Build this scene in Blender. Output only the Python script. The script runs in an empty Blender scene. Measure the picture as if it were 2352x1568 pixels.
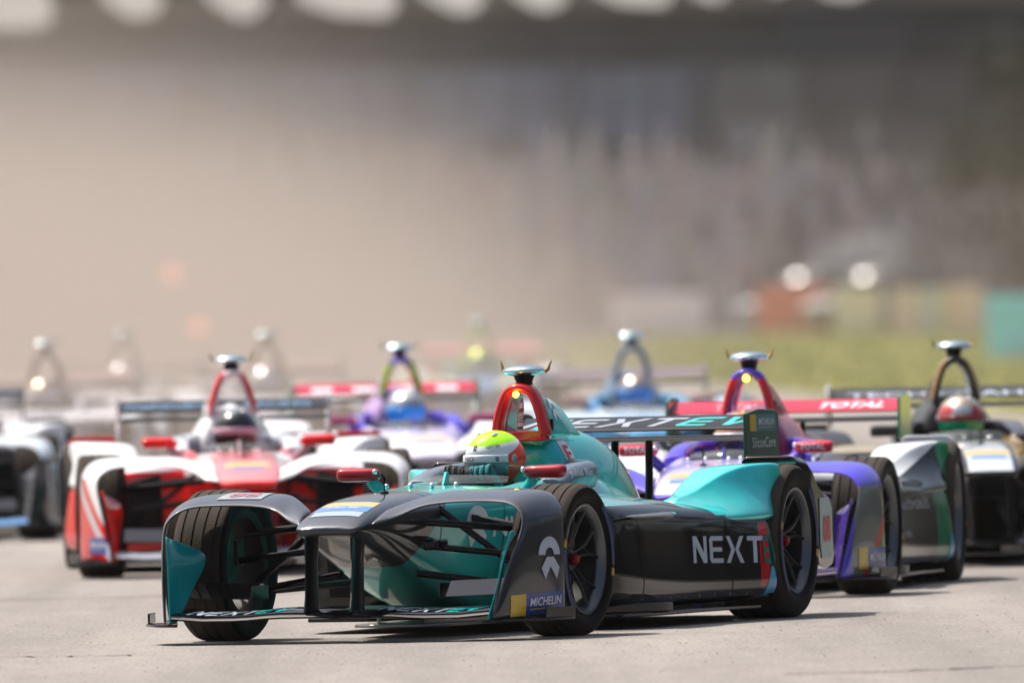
import bpy, bmesh, math, random
import numpy as np
from mathutils import Vector, Matrix
from mathutils.bvhtree import BVHTree
rad = math.radians
random.seed(7)
sc = bpy.context.scene
COL = sc.collection

# ------------------------------------------------------------------ camera
F = 40125.0; W = 2352.0; H = 1568.0
CH = 1.53; PITCH = 144 / F; ROLL = rad(1.25)
fwd = Vector((0, math.cos(PITCH), -math.sin(PITCH)))
r0 = Vector((1, 0, 0)); u0 = r0.cross(fwd)
RV = math.cos(ROLL) * r0 - math.sin(ROLL) * u0
UV = math.cos(ROLL) * u0 + math.sin(ROLL) * r0
cam_data = bpy.data.cameras.new('camera')
cam = bpy.data.objects.new('camera', cam_data); COL.objects.link(cam)
cam.matrix_world = Matrix(((RV.x, UV.x, -fwd.x, 0), (RV.y, UV.y, -fwd.y, 0), (RV.z, UV.z, -fwd.z, CH), (0, 0, 0, 1)))
cam_data.sensor_width = 36; cam_data.lens = F / W * 36
cam_data.clip_start = 1; cam_data.clip_end = 8000
cam_data.dof.use_dof = True; cam_data.dof.focus_distance = 75.3; cam_data.dof.aperture_fstop = 4.3
sc.camera = cam

# ------------------------------------------------------------------ light
SUN = Vector((-0.42, 0.30, 1.0)).normalized()      # towards the sun
elev = math.asin(SUN.z); azim = math.atan2(SUN.x, SUN.y)
world = bpy.data.worlds.new('World'); sc.world = world; world.use_nodes = True
wn = world.node_tree.nodes; wl = world.node_tree.links
bg = wn['Background']; bg.inputs['Strength'].default_value = 0.11
sky = wn.new('ShaderNodeTexSky'); sky.sky_type = 'NISHITA'; sky.sun_disc = False
sky.sun_elevation = elev; sky.sun_rotation = azim; sky.dust_density = 7.0; sky.air_density = 1.0
wl.new(sky.outputs[0], bg.inputs[0])
sd = bpy.data.lights.new('sun', 'SUN'); sd.energy = 4.7; sd.angle = rad(0.53); sd.color = (1.0, 0.95, 0.87)
sun = bpy.data.objects.new('sun', sd); COL.objects.link(sun)
sun.rotation_euler = (-SUN).to_track_quat('-Z', 'Y').to_euler(); sun.location = (-20, 60, 40)
sc.view_settings.view_transform = 'Standard'; sc.view_settings.look = 'None'
sc.view_settings.exposure = 0.52; sc.view_settings.gamma = 1.0
sc.view_settings.use_curve_mapping = False
cy = sc.cycles
cy.use_denoising = True; cy.max_bounces = 8; cy.diffuse_bounces = 3; cy.glossy_bounces = 4
cy.transmission_bounces = 6; cy.volume_bounces = 1; cy.transparent_max_bounces = 8
cy.caustics_reflective = False; cy.caustics_refractive = False; cy.sample_clamp_indirect = 6

# ------------------------------------------------------------------ materials
def srgb(r, g, b):
    f = lambda c: (c / 255) / 12.92 if c <= 10 else (((c / 255) + 0.055) / 1.055) ** 2.4
    return (f(r), f(g), f(b))
MATS = {}
SHEEN = .0
def mat(name, col, rough=0.5, metal=0.0, coat=0.0, regions=(), var=0.06, vscale=14, spec=0.35, emit=None, bump=0.0, bscale=60, alpha=None, trans=0.0):
    """procedural surface: base colour (painted regions cut by planes in the part's own space), fine variation in tone and roughness"""
    if name in MATS: return MATS[name]
    m = bpy.data.materials.new(name); m.use_nodes = True; MATS[name] = m
    nt = m.node_tree; N = nt.nodes; Lk = nt.links
    b = N['Principled BSDF']
    tc = N.new('ShaderNodeTexCoord')
    def math_(op, a, b_=None):
        n = N.new('ShaderNodeMath'); n.operation = op
        for i, x in enumerate((a, b_)):
            if x is None: continue
            if isinstance(x, (int, float)): n.inputs[i].default_value = x
            else: Lk.new(x, n.inputs[i])
        return n.outputs[0]
    cur = N.new('ShaderNodeRGB'); cur.outputs[0].default_value = (*col, 1); cur = cur.outputs[0]
    if regions:
        sx = N.new('ShaderNodeSeparateXYZ'); Lk.new(tc.outputs['Object'], sx.inputs[0])
        ax = {'x': sx.outputs[0], 'y': sx.outputs[1], 'z': sx.outputs[2]}
        ax['Y'] = math_('ABSOLUTE', sx.outputs[1])
    for planes, c in regions:
        mask = None
        for pl in planes:          # pl = dict of coefficients, inside when sum > d
            d = pl.get('d', 0); s = None
            for k in ('x', 'y', 'Y', 'z'):
                if k in pl:
                    t = math_('MULTIPLY', ax[k], pl[k]); s = t if s is None else math_('ADD', s, t)
            g = math_('GREATER_THAN', s, d)
            mask = g if mask is None else math_('MULTIPLY', mask, g)
        mx = N.new('ShaderNodeMix'); mx.data_type = 'RGBA'
        Lk.new(mask, mx.inputs[0]); Lk.new(cur, mx.inputs[6]); mx.inputs[7].default_value = (*c, 1)
        cur = mx.outputs[2]
    ns = N.new('ShaderNodeTexNoise'); ns.inputs['Scale'].default_value = vscale; ns.inputs['Detail'].default_value = 5
    Lk.new(tc.outputs['Object'], ns.inputs['Vector'])
    mr = N.new('ShaderNodeMapRange'); mr.inputs[1].default_value = 0.3; mr.inputs[2].default_value = 0.7
    mr.inputs[3].default_value = 1 - var; mr.inputs[4].default_value = 1 + var
    Lk.new(ns.outputs[0], mr.inputs[0])
    vm = N.new('ShaderNodeVectorMath'); vm.operation = 'SCALE'; Lk.new(cur, vm.inputs[0]); Lk.new(mr.outputs[0], vm.inputs['Scale'])
    Lk.new(vm.outputs[0], b.inputs['Base Color'])
    rr = N.new('ShaderNodeMapRange'); rr.inputs[3].default_value = max(0.02, rough - 0.05); rr.inputs[4].default_value = rough + 0.08
    Lk.new(ns.outputs[0], rr.inputs[0]); Lk.new(rr.outputs[0], b.inputs['Roughness'])
    b.inputs['Metallic'].default_value = metal
    b.inputs['Coat Weight'].default_value = coat; b.inputs['Coat Roughness'].default_value = 0.06; b.inputs['Coat IOR'].default_value = 1.5
    if coat >= .7 and not metal:      # a film of track dust on the clear coat
        b.inputs['Sheen Weight'].default_value = SHEEN; b.inputs['Sheen Roughness'].default_value = .35; b.inputs['Sheen Tint'].default_value = (.80, .88, .95, 1)
    b.inputs['IOR'].default_value = 1.4
    b.inputs['Specular IOR Level'].default_value = 0.0 if coat >= 0.7 and not metal else spec
    if bump:
        n2 = N.new('ShaderNodeTexNoise'); n2.inputs['Scale'].default_value = bscale; n2.inputs['Detail'].default_value = 6
        Lk.new(tc.outputs['Object'], n2.inputs['Vector'])
        bp = N.new('ShaderNodeBump'); bp.inputs['Strength'].default_value = bump; bp.inputs['Distance'].default_value = 0.02
        Lk.new(n2.outputs[0], bp.inputs['Height']); Lk.new(bp.outputs[0], b.inputs['Normal'])
    if emit:
        b.inputs['Emission Color'].default_value = (*emit[0], 1); b.inputs['Emission Strength'].default_value = emit[1]
    if alpha is not None: b.inputs['Alpha'].default_value = alpha
    if trans: b.inputs['Transmission Weight'].default_value = trans
    return m

TEAL = (0.0, 0.50, 0.48); BLK = (0.003, 0.0035, 0.006); WHITE = (0.78, 0.78, 0.77); RED = (0.62, 0.010, 0.008)
SILVER = (0.42, 0.47, 0.52)
rubber = mat('tyre_rubber', (0.050, 0.042, 0.036), 0.85, bump=0.25, bscale=90, spec=0.12)
rubber_side = mat('sidewall_rubber', (0.003, 0.003, 0.004), 0.55, spec=0.08)
rim_m = mat('rim_alloy', (0.11, 0.12, 0.13), 0.32, metal=0.8)
spoke_m = mat('spoke_alloy', (0.028, 0.03, 0.035), 0.3, metal=0.8)
nut_red = mat('red_anodised', (0.25, 0.01, 0.02), 0.3, metal=0.7)
carbon = mat('carbon_fibre', (0.004, 0.004, 0.005), 0.28, coat=0.7, bump=0.05, bscale=300)
carbon_matt = mat('matt_carbon', (0.006, 0.006, 0.007), 0.5, spec=.2)
steel = mat('brushed_steel', (0.45, 0.45, 0.44), 0.25, metal=1.0)
chrome = mat('polished_metal', (0.85, 0.85, 0.84), 0.1, metal=1.0, var=0.01)
brake_m = mat('brake_disc_steel', (0.12, 0.1, 0.09), 0.4, metal=0.9)
glass_m = mat('clear_polycarbonate', (0.5, 0.55, 0.55), 0.05, alpha=0.12, coat=0.5, var=0.01)
mglass = mat('mirror_glass', (0.6, 0.62, 0.65), 0.05, metal=1.0, var=0.01)
white_print = mat('white_print', (0.62, 0.66, 0.70), 0.35, coat=0.4)
lamp_m = mat('amber_lamp', (0.8, 0.6, 0.0), 0.3, emit=((1.0, 0.75, 0.02), 14))
cam_shell = mat('pearl_camera_shell', (0.45, 0.62, 0.64), 0.14, metal=0.95, coat=1.0)

# ------------------------------------------------------------------ mesh helpers
def link(name, me, parent=None, loc=None):
    o = bpy.data.objects.new(name, me); COL.objects.link(o)
    if parent is not None: o.parent = parent
    if loc is not None: o.location = loc
    return o
def finish(name, bm, mats, parent=None, loc=None, smooth=True, angle=40, sub=0, solid=0, bevel=0, recalc=True):
    if recalc: bmesh.ops.recalc_face_normals(bm, faces=bm.faces)
    me = bpy.data.meshes.new(name); bm.to_mesh(me); bm.free()
    for m in (mats if isinstance(mats, (list, tuple)) else [mats]): me.materials.append(m)
    if smooth:
        me.shade_smooth(); me.set_sharp_from_angle(angle=rad(angle))
    o = link(name, me, parent, loc)
    if solid:
        md = o.modifiers.new('solidify', 'SOLIDIFY'); md.thickness = solid; md.offset = -1
    if bevel:
        md = o.modifiers.new('bevel', 'BEVEL'); md.width = bevel; md.segments = 2; md.limit_method = 'ANGLE'; md.harden_normals = False
    if sub:
        md = o.modifiers.new('subsurf', 'SUBSURF'); md.levels = sub; md.render_levels = sub
    return o
def add_box(bm, c, s, rot=None, taper=None):
    r = bmesh.ops.create_cube(bm, size=1.0)
    vs = r['verts']
    for v in vs:
        v.co = Vector((v.co.x * s[0], v.co.y * s[1], v.co.z * s[2]))
        if taper and v.co.z > 0: v.co.x *= taper[0]; v.co.y *= taper[1]
        if rot: v.co = rot @ v.co
        v.co += Vector(c)
    return vs
def add_prism(bm, pts, lo, hi, axis='y'):
    """extrude a 2-D outline; axis = extrusion axis"""
    def P(a, b, t): return {'y': (a, t, b), 'x': (t, a, b), 'z': (a, b, t)}[axis]
    A = [bm.verts.new(P(a, b, lo)) for a, b in pts]; B = [bm.verts.new(P(a, b, hi)) for a, b in pts]
    n = len(pts)
    bm.faces.new(A); bm.faces.new(B[::-1])
    for i in range(n): bm.faces.new((A[i], B[i], B[(i + 1) % n], A[(i + 1) % n]))
def add_tube(bm, pts, r, seg=10, flat=1.0, up=Vector((0, 0, 1)), caps=True):
    """swept tube; r scalar or list; flat squashes it along the 2nd frame axis"""
    pts = [Vector(p) for p in pts]; n = len(pts); rings = []
    for i, p in enumerate(pts):
        t = (pts[min(i + 1, n - 1)] - pts[max(i - 1, 0)]).normalized()
        a = t.cross(up)
        if a.length < 1e-4: a = t.cross(Vector((1, 0, 0)))
        a.normalize(); b = a.cross(t).normalized()
        rr = r[i] if isinstance(r, (list, tuple)) else r
        rings.append([bm.verts.new(p + a * math.cos(2 * math.pi * k / seg) * rr + b * math.sin(2 * math.pi * k / seg) * rr * flat) for k in range(seg)])
    for i in range(n - 1):
        for k in range(seg):
            bm.faces.new((rings[i][k], rings[i][(k + 1) % seg], rings[i + 1][(k + 1) % seg], rings[i + 1][k]))
    if caps: bm.faces.new(rings[0]); bm.faces.new(rings[-1][::-1])
def add_lathe(bm, prof, seg=48, axis='y', c=(0, 0, 0), closed=True, mat_idx=None):
    """prof = (axial, radius) list; revolved about the axis"""
    rings = []
    for k in range(seg):
        a = 2 * math.pi * k / seg; ca, sa = math.cos(a), math.sin(a)
        ring = []
        for ax_, r in prof:
            p = {'y': (r * ca, ax_, r * sa), 'z': (r * ca, r * sa, ax_), 'x': (ax_, r * ca, r * sa)}[axis]
            ring.append(bm.verts.new(Vector(p) + Vector(c)))
        rings.append(ring)
    n = len(prof)
    for k in range(seg):
        A, B = rings[k], rings[(k + 1) % seg]
        for i in range(n if closed else n - 1):
            j = (i + 1) % n
            f = bm.faces.new((A[i], A[j], B[j], B[i]))
            if mat_idx: f.material_index = mat_idx(i)
def loft(bm, rings, cap0=True, cap1=True, closed=True):
    V = [[bm.verts.new(p) for p in r] for r in rings]; n = len(rings[0])
    for i in range(len(V) - 1):
        for k in range(n if closed else n - 1):
            j = (k + 1) % n
            bm.faces.new((V[i][k], V[i][j], V[i + 1][j], V[i + 1][k]))
    if closed and cap0: bm.faces.new(V[0])
    if closed and cap1: bm.faces.new(V[-1][::-1])
    return V
def sym_ring(u, half):
    """half: (v,z) list from top centre to bottom centre -> closed ring"""
    r = [(u, v, z) for v, z in half]
    r += [(u, -v, z) for v, z in half[::-1] if v > 1e-6]
    return r
def mirror_pts(pts, s): return [(p[0], p[1] * s, p[2]) for p in pts]
def ellipsoid(bm, c, r, seg=24, rings=16):
    R = bmesh.ops.create_uvsphere(bm, u_segments=seg, v_segments=rings, radius=1)
    for v in R['verts']: v.co = Vector((v.co.x * r[0] + c[0], v.co.y * r[1] + c[1], v.co.z * r[2] + c[2]))

def cr(pts, m=6):
    """Catmull-Rom through points of any dimension"""
    P = [np.array(p, float) for p in pts]; P = [2 * P[0] - P[1]] + P + [2 * P[-1] - P[-2]]; out = []
    for i in range(1, len(P) - 2):
        for k in range(m):
            t = k / m
            out.append(0.5 * ((2 * P[i]) + (-P[i - 1] + P[i + 1]) * t + (2 * P[i - 1] - 5 * P[i] + 4 * P[i + 1] - P[i + 2]) * t * t + (-P[i - 1] + 3 * P[i] - 3 * P[i + 1] + P[i + 2]) * t ** 3))
    out.append(P[-2]); return out

# ------------------------------------------------------------------ ONE prototype race car (x forward, y to its left, z up, origin on the ground under the front axle)
def empty(name, loc=(0, 0, 0), rz=0, parent=None):
    o = bpy.data.objects.new(name, None); COL.objects.link(o); o.location = loc; o.rotation_euler = (0, 0, rz)
    o.empty_display_size = 0.2
    if parent is not None: o.parent = parent
    return o
paint_body = mat('paint_body', BLK, 0.42, metal=.5, coat=1.0)
PEARL = (.026, .031, .042)
paint_fairing = mat('paint_fairing', PEARL, 0.50, metal=.9, coat=1.0)
paint_sidepod = mat('paint_sidepod', BLK, 0.22, coat=1.0)
paint_rear = mat('paint_rear', (0.03, 0.66, 0.63), 0.40, metal=.75, coat=1.0)
paint_cover = mat('paint_cover', TEAL, 0.42, metal=.5, coat=1.0)
paint_hoop = mat('paint_hoop', (0.55, 0.01, 0.015), 0.25, coat=1.0)
paint_wing = mat('paint_wing', BLK, 0.35, coat=.3, spec=.15)
paint_wing_end = mat('paint_wing_end', (0.02, 0.09, 0.06), 0.35, coat=0.3)
paint_pod = mat('paint_pod', (0.004, 0.005, 0.006), 0.25, coat=1.0)
paint_mirror = mat('paint_mirror', (0.32, 0.008, 0.02), 0.25, coat=1.0)
paint_stalk = mat('paint_stalk', TEAL, 0.3, coat=0.6)
paint_pad = mat('paint_pad', (0.10, 0.13, 0.17), 0.4, coat=0.4)
paint_front_wing = mat('paint_front_wing', BLK, 0.2, coat=1.0)
paint_pylon = mat('paint_pylon', BLK, 0.3, coat=0.6)
paint_vane = mat('paint_vane', TEAL, 0.3, coat=0.6)

def interp_st(keys, n_between=2):
    out = []
    ks = cr(keys, n_between)
    return ks

def build_proto():
    car = empty('race_car')
    P = {}
    # body: nose and monocoque ------------------------------------------------
    # u, top half width, z top, max half width, z of max, bottom half width, z bottom
    S = [(0.925, .100, .493, .118, .482, .090, .466),
         (0.90, .128, .505, .146, .484, .115, .455),
         (0.82, .135, .536, .156, .500, .120, .436),
         (0.66, .140, .574, .172, .520, .130, .395),
         (0.44, .145, .604, .196, .534, .150, .335),
         (0.15, .150, .624, .232, .545, .175, .258),
         (-0.20, .165, .634, .272, .555, .200, .175),
         (-0.55, .185, .642, .305, .560, .215, .110),
         (-0.86, .205, .655, .330, .560, .225, .085)]
    rings = []
    for (u, wt, zt, w, zs, wb, zb) in S:
        rings.append(sym_ring(u, [(0, zt), (wt * .6, zt - .001), (wt, zt - .010), (w * .97, zs + (zt - zs) * .35), (w, zs), (w * .98, zs * .6 + zb * .4), (wb * 1.12, zs * .25 + zb * .75), (wb, zb), (wb * .5, zb), (0, zb)]))
    # cockpit tub: top dips between the rims
    for (u, rim, zr, dip, w, zs, zb) in [(-0.98, .215, .662, .40, .345, .56, .075), (-1.3, .225, .665, .30, .365, .56, .07), (-1.7, .235, .67, .28, .385, .555, .07), (-2.05, .235, .67, .30, .39, .55, .07), (-2.12, .22, .66, .62, .39, .55, .07), (-2.6, .2, .60, .58, .34, .50, .07), (-3.1, .16, .50, .50, .26, .40, .08), (-3.45, .10, .42, .42, .16, .32, .12)]:
        rings.append(sym_ring(u, [(0, dip), (rim * .8, dip), (rim * .96, zr), (rim + .05, zr - .01), (w, zs), (w * .99, zs * .6 + zb * .4), (w * .92, zs * .25 + zb * .75), (w * .8, zb), (w * .4, zb), (0, zb)]))
    bm = bmesh.new(); loft(bm, rings)
    P['body'] = finish('body', bm, paint_body, car, sub=2, angle=180)
    # panel gap of the nose cone and bulkhead bolts
    # cockpit surround (head rest) -------------------------------------------
    path = cr([(-1.30, .300, .655), (-1.45, .300, .690), (-1.65, .295, .712), (-1.90, .28, .722), (-2.02, .17, .73), (-2.05, 0, .735)], 5)
    full = [tuple(p) for p in path] + [(p[0], -p[1], p[2]) for p in path[::-1][1:]]
    bm = bmesh.new(); rings = []
    for i, p in enumerate(full):
        a = Vector(full[max(i - 1, 0)]); b = Vector(full[min(i + 1, len(full) - 1)]); t = (b - a); t.z = 0; t.normalize()
        nrm = Vector((t.y, -t.x, 0)); p = Vector(p)
        k = min(1, min(i, len(full) - 1 - i) / 4 + .35); hw = .052; hh = .06 * k
        rings.append([p + nrm * x + Vector((0, 0, z * hh / .06)) for x, z in ((-hw, -.12), (-hw, -.01), (-hw * .6, .004), (hw * .6, .004), (hw, -.01), (hw * 1.5, -.12))])
    loft(bm, rings)
    P['cockpit_surround'] = finish('cockpit_surround', bm, paint_pad, car, sub=1)
    # windscreen ---------------------------------------------------------------
    bm = bmesh.new(); rows = []
    for k in range(13):
        a = -1 + 2 * k / 12; v = .20 * a; u = -.80 - .22 * a * a
        rows.append([(u, v, .650), (u - .05, v * .97, .686 - .012 * a * a)])
    loft(bm, rows, closed=False)
    P['windscreen'] = finish('windscreen', bm, glass_m, car, solid=.004)
    # small fin and sensor on the scuttle
    bm = bmesh.new(); add_prism(bm, [(-.72, .645), (-.80, .645), (-.79, .70), (-.765, .70)], -.006, .006)
    finish('scuttle_fin', bm, paint_stalk, car, bevel=.002)
    bm = bmesh.new(); add_tube(bm, [(.10, 0, .62), (.10, 0, .69), (.135, 0, .70)], .007, 8); add_lathe(bm, [(.62, .02), (.63, .018), (.635, .008)], 14, 'z', (.10, 0, 0), closed=False)
    finish('pitot_tube', bm, carbon_matt, car)
    for (u_, v_, h_) in ((-.35, .07, .025), (-.42, -.05, .02), (-.60, .10, .02), (-.30, -.12, .02)):
        bm = bmesh.new(); ellipsoid(bm, (u_, v_, .647), (.012, .012, .012), 12, 8); finish('sensor_button', bm, chrome, car)
    bm = bmesh.new(); add_tube(bm, [(-.95, 0, .55), (-1.02, 0, .62)], .025, 10)
    for k in range(24):
        pass
    add_box(bm, (-1.03, 0, .625), (.035, .16, .08)); 
    ringp = [(-1.04 + .012 * math.sin(a * 2), .125 * math.cos(a), .625 + .048 * math.sin(a)) for a in [2 * math.pi * k / 20 for k in range(21)]]
    add_tube(bm, ringp, .016, 8, caps=False)
    P['steering_wheel'] = finish('steering_wheel', bm, carbon_matt, car)
    # sidepods -----------------------------------------------------------------
    for s in (1, -1):
        bm = bmesh.new(); rings = []
        for (u, vi, zi, vm, zm, vo, zo, vb, zb) in [(-.95, .33, .560, .50, .555, .655, .50, .62, .10), (-.99, .33, .585, .52, .578, .690, .51, .66, .085), (-1.25, .34, .60, .54, .578, .715, .505, .70, .08),
                                       (-1.7, .34, .595, .56, .565, .735, .495, .73, .078), (-2.1, .30, .575, .56, .545, .765, .48, .76, .078), (-2.45, .24, .545, .58, .525, .815, .465, .81, .080), (-2.72, .20, .52, .60, .505, .875, .450, .87, .085), (-2.755, .20, .515, .60, .50, .880, .445, .875, .088)]:
            rings.append([(u, s * a, b) for a, b in ((vi - .06, zi - .01), (vi, zi), (vm, zm), (vo - .035, zo + .028), (vo, zo - .01), (vo + .012, zo * .72 + zb * .28), (vo + .034, zo * .3 + zb * .7), (vb + .034, zb + .02), (vb - .05, zb), (vi - .06, zb))])
        loft(bm, rings)
        P['sidepod', s] = finish('sidepod', bm, paint_sidepod, car, sub=2, angle=180)
        # radiator inlet
        bm = bmesh.new(); add_prism(bm, [(.40 * s, .16), (.60 * s, .16), (.62 * s, .48), (.42 * s, .53)], -.955, -.94, axis='x')
        finish('radiator_inlet', bm, carbon_matt, car, bevel=.006)
        # mirror-finish winglet on the shoulder
        bm = bmesh.new(); rr = []
        for (u, w, t) in [(-1.02, .012, .004), (-1.10, .035, .010), (-1.45, .040, .012), (-1.62, .034, .016), (-1.74, .008, .006)]:
            rr.append([(u, s * (.742 + x), .487 + z) for x, z in ((-w, -t), (w, -t * 1.2), (w * 1.1, 0), (w * .6, t), (-w, t))])
        loft(bm, rr); P['shoulder_blister', s] = finish('shoulder_blister', bm, mat('paint_blister', (.05, .06, .08), .25, coat=1), car, sub=1)
        # rear wheel fairing ramp in front of the rear tyre
        bm = bmesh.new(); rings = []
        for (u, h, vr) in [(-2.24, .545, .585), (-2.36, .556, .60), (-2.46, .580, .63), (-2.57, .632, .675), (-2.68, .674, .735), (-2.79, .690, .80), (-2.88, .692, .850), (-2.93, .690, .865), (-2.945, .68, .865)]:
            k = min(1, max(0, (-2.24 - u) / .42)); zb = .45
            rings.append([(u, s * a, b) for a, b in ((.44, zb), (.47, zb + (h - zb) * .5), (.50, h - .035 * k - .006), (.54, h - .006), (vr - .03, h), (vr - .006, h - .002), (vr + .004, h - .010 - .012 * k), ((vr * 1.2 + .885 * .8) / 2 - .012, (h + .46) / 2), (.885 - .1 * (1 - k), zb + .02), (.87 - .1 * (1 - k), zb - .03))])
        loft(bm, rings)
        P['rear_wheel_fairing', s] = finish('rear_wheel_fairing', bm, paint_rear, car, sub=2, angle=180)
        # bodywork behind the rear tyre
        bm = bmesh.new(); rings = []
        for (u, zt, zb, v0, v1) in [(-3.22, .715, .66, .60, .86), (-3.34, .705, .60, .60, .87), (-3.46, .665, .40, .60, .86), (-3.62, .60, .22, .61, .835), (-3.80, .55, .20, .62, .815), (-3.95, .53, .22, .64, .80), (-3.98, .52, .24, .65, .795)]:
            rings.append([(u, s * a, b) for a, b in ((v0, zb), (v0, zt - .02), (v0 + .02, zt), (v1 - .03, zt), (v1, zt - .025), (v1, zb))])
        loft(bm, rings)
        P['rear_wheel_pod', s] = finish('rear_wheel_pod', bm, paint_pod, car, bevel=.006)
        # front wheel fairing and its endplate ---------------------------------
        Fp = [(.800, .150, .487), (.72, .235, .512), (.640, .330, .560), (.615, .46, .577), (.61, .62, .578), (.635, .725, .566), (.675, .785, .520), (.72, .790, .45), (.80, .768, .34), (.875, .742, .20), (.93, .718, .085)]
        Rp = [(.60, .165, .545), (.46, .26, .590), (.33, .355, .618), (.27, .47, .622), (.25, .65, .626), (.26, .785, .612), (.29, .848, .560), (.33, .866, .49), (.345, .874, .36), (.35, .876, .21), (.36, .876, .085)]
        bm = bmesh.new(); rows = []
        for a, b in zip(cr(Fp, 3), cr(Rp, 3)):
            n_ = 5; row = []
            for k in range(n_):
                t = k / (n_ - 1); p = a * (1 - t) + b * t
                p = p + np.array([0, .012, .012]) * math.sin(math.pi * t)
                row.append((p[0], p[1] * s, p[2]))
            rows.append(row)
        loft(bm, rows, closed=False)
        if s < 0: bmesh.ops.reverse_faces(bm, faces=bm.faces)
        P['front_wheel_fairing', s] = finish('front_wheel_fairing', bm, paint_fairing, car, sub=1, solid=.014, angle=180, recalc=False)
        fo = P['front_wheel_fairing', s]
        # inner vane on the endplate
        bm = bmesh.new(); rows = []
        A = cr([(.76, .775, .47), (.82, .755, .33), (.87, .735, .20), (.92, .712, .09)], 4)
        B = cr([(.66, .768, .44), (.54, .665, .375), (.66, .685, .24), (.85, .70, .09)], 4)
        for a, b in zip(A, B): rows.append([tuple(a * (1 - t) + b * t + np.array([0, .015, 0]) * math.sin(math.pi * t)) for t in (0, .33, .66, 1)])
        rows = [[(p[0], p[1] * s, p[2]) for p in r] for r in rows]
        loft(bm, rows, closed=False); finish('endplate_vane', bm, paint_vane, fo, solid=.01, sub=1)
        # foot plate with turned up tip
        bm = bmesh.new(); add_prism(bm, [(.90, .70 * s), (.84, .79 * s), (.62, .915 * s), (.40, .94 * s), (.36, .86 * s), (.9, .68 * s)], .078, .090, axis='z')
        add_prism(bm, [(.66, .885 * s), (.42, .94 * s), (.42, .948 * s), (.665, .893 * s)], .0905, .135, axis='z')
        finish('foot_plate', bm, carbon, fo, bevel=.003)
        # front wing pylon
        bm = bmesh.new(); rr = []
        for (z, u0_, u1_, w) in [(.135, .915, .735, .021), (.20, .895, .735, .020), (.35, .885, .735, .020), (.45, .875, .71, .024), (.50, .87, .66, .030)]:
            c = .102 * s
            rr.append([(u, c + v, z) for u, v in ((u0_, 0), (u0_ - .03, w * .8), ((u0_ + u1_) / 2, w), (u1_ + .02, w * .5), (u1_, 0), (u1_ + .02, -w * .5), ((u0_ + u1_) / 2, -w), (u0_ - .03, -w * .8))])
        loft(bm, rr); P['wing_pylon', s] = finish('wing_pylon', bm, paint_pylon, car, angle=60)
        # small flap inside the endplate
        bm = bmesh.new(); rr = []
        for (v, u, z) in [(.42, .60, .20), (.60, .58, .205), (.74, .56, .21)]:
            rr.append([(u + .09, v * s, z - .012), (u + .04, v * s, z + .004), (u - .10, v * s, z + .052), (u - .10, v * s, z + .044), (u + .03, v * s, z - .012)])
        loft(bm, rr); add_box(bm, (.56, .42 * s, .215), (.22, .006, .06))
        finish('wing_flap', bm, carbon, car)
    # front wing main plane ------------------------------------------------------
    bm = bmesh.new(); rr = []
    for k in range(21):
        t = -1 + k / 10; v = .715 * t; a = abs(t)
        z = .120 + .022 * max(0, 1 - a / .3) ** 1 * 0 + (-.012 if a > .35 else 0.0) * min(1, (a - .35) / .2 if a > .35 else 0) + (.012 * max(0, (a - .8)) / .2)
        u1 = .93 - .03 * a; ch = .27
        rr.append([(u1, v, z - .004), (u1 - .02, v, z + .012), (u1 - .12, v, z + .024), (u1 - ch, v, z + .034), (u1 - ch, v, z + .028), (u1 - .12, v, z + .002), (u1 - .02, v, z - .012)])
    loft(bm, rr); P['front_wing'] = finish('front_wing', bm, paint_front_wing, car, angle=50)
    # splitter and floor ----------------------------------------------------------
    bm = bmesh.new(); add_prism(bm, [(-.02, .12), (-.12, .22), (-.95, .30), (-.95, -.30), (-.12, -.22), (-.02, -.12)], .045, .058, axis='z')
    for s in (1, -1):
        add_prism(bm, [(-.10, .10 * s), (-.55, .24 * s), (-.56, .25 * s), (-.11, .115 * s)], .0585, .125, axis='z')
    P['splitter'] = finish('splitter', bm, mat('titanium_skid', (.32, .30, .28), .3, metal=.7), car, bevel=.003)
    bm = bmesh.new()
    add_prism(bm, [(-.95, .34), (-1.00, .72), (-1.3, .79), (-2.0, .80), (-2.62, .86), (-2.70, .66), (-3.45, .60), (-3.8, .5), (-3.8, -.5), (-3.45, -.60), (-2.70, -.66), (-2.62, -.86), (-2.0, -.80), (-1.3, -.79), (-1.00, -.72), (-.95, -.34)], .052, .070, axis='z')
    for s in (1, -1):
        add_prism(bm, [(-.96, .60 * s), (-1.28, .80 * s), (-1.45, .81 * s), (-1.50, .72 * s)], .0705, .11, axis='z')
    P['floor'] = finish('floor', bm, carbon, car, bevel=.005)
    bm = bmesh.new()
    add_box(bm, (-3.55, 0, .33), (.5, .16, .22)); add_box(bm, (-3.75, 0, .36), (.3, .10, .08))
    for v in (-.35, -.18, .18, .35): add_box(bm, (-3.6, v, .15), (.42, .008, .15))
    finish('rear_crash_structure', bm, carbon, car, bevel=.006)
    bm = bmesh.new(); add_box(bm, (-3.905, 0, .36), (.012, .07, .05)); finish('rain_light', bm, mat('red_lens', (.3, .0, .0), .2), car, bevel=.004)
    # engine cover -------------------------------------------------------------
    bm = bmesh.new(); rings = []
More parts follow.
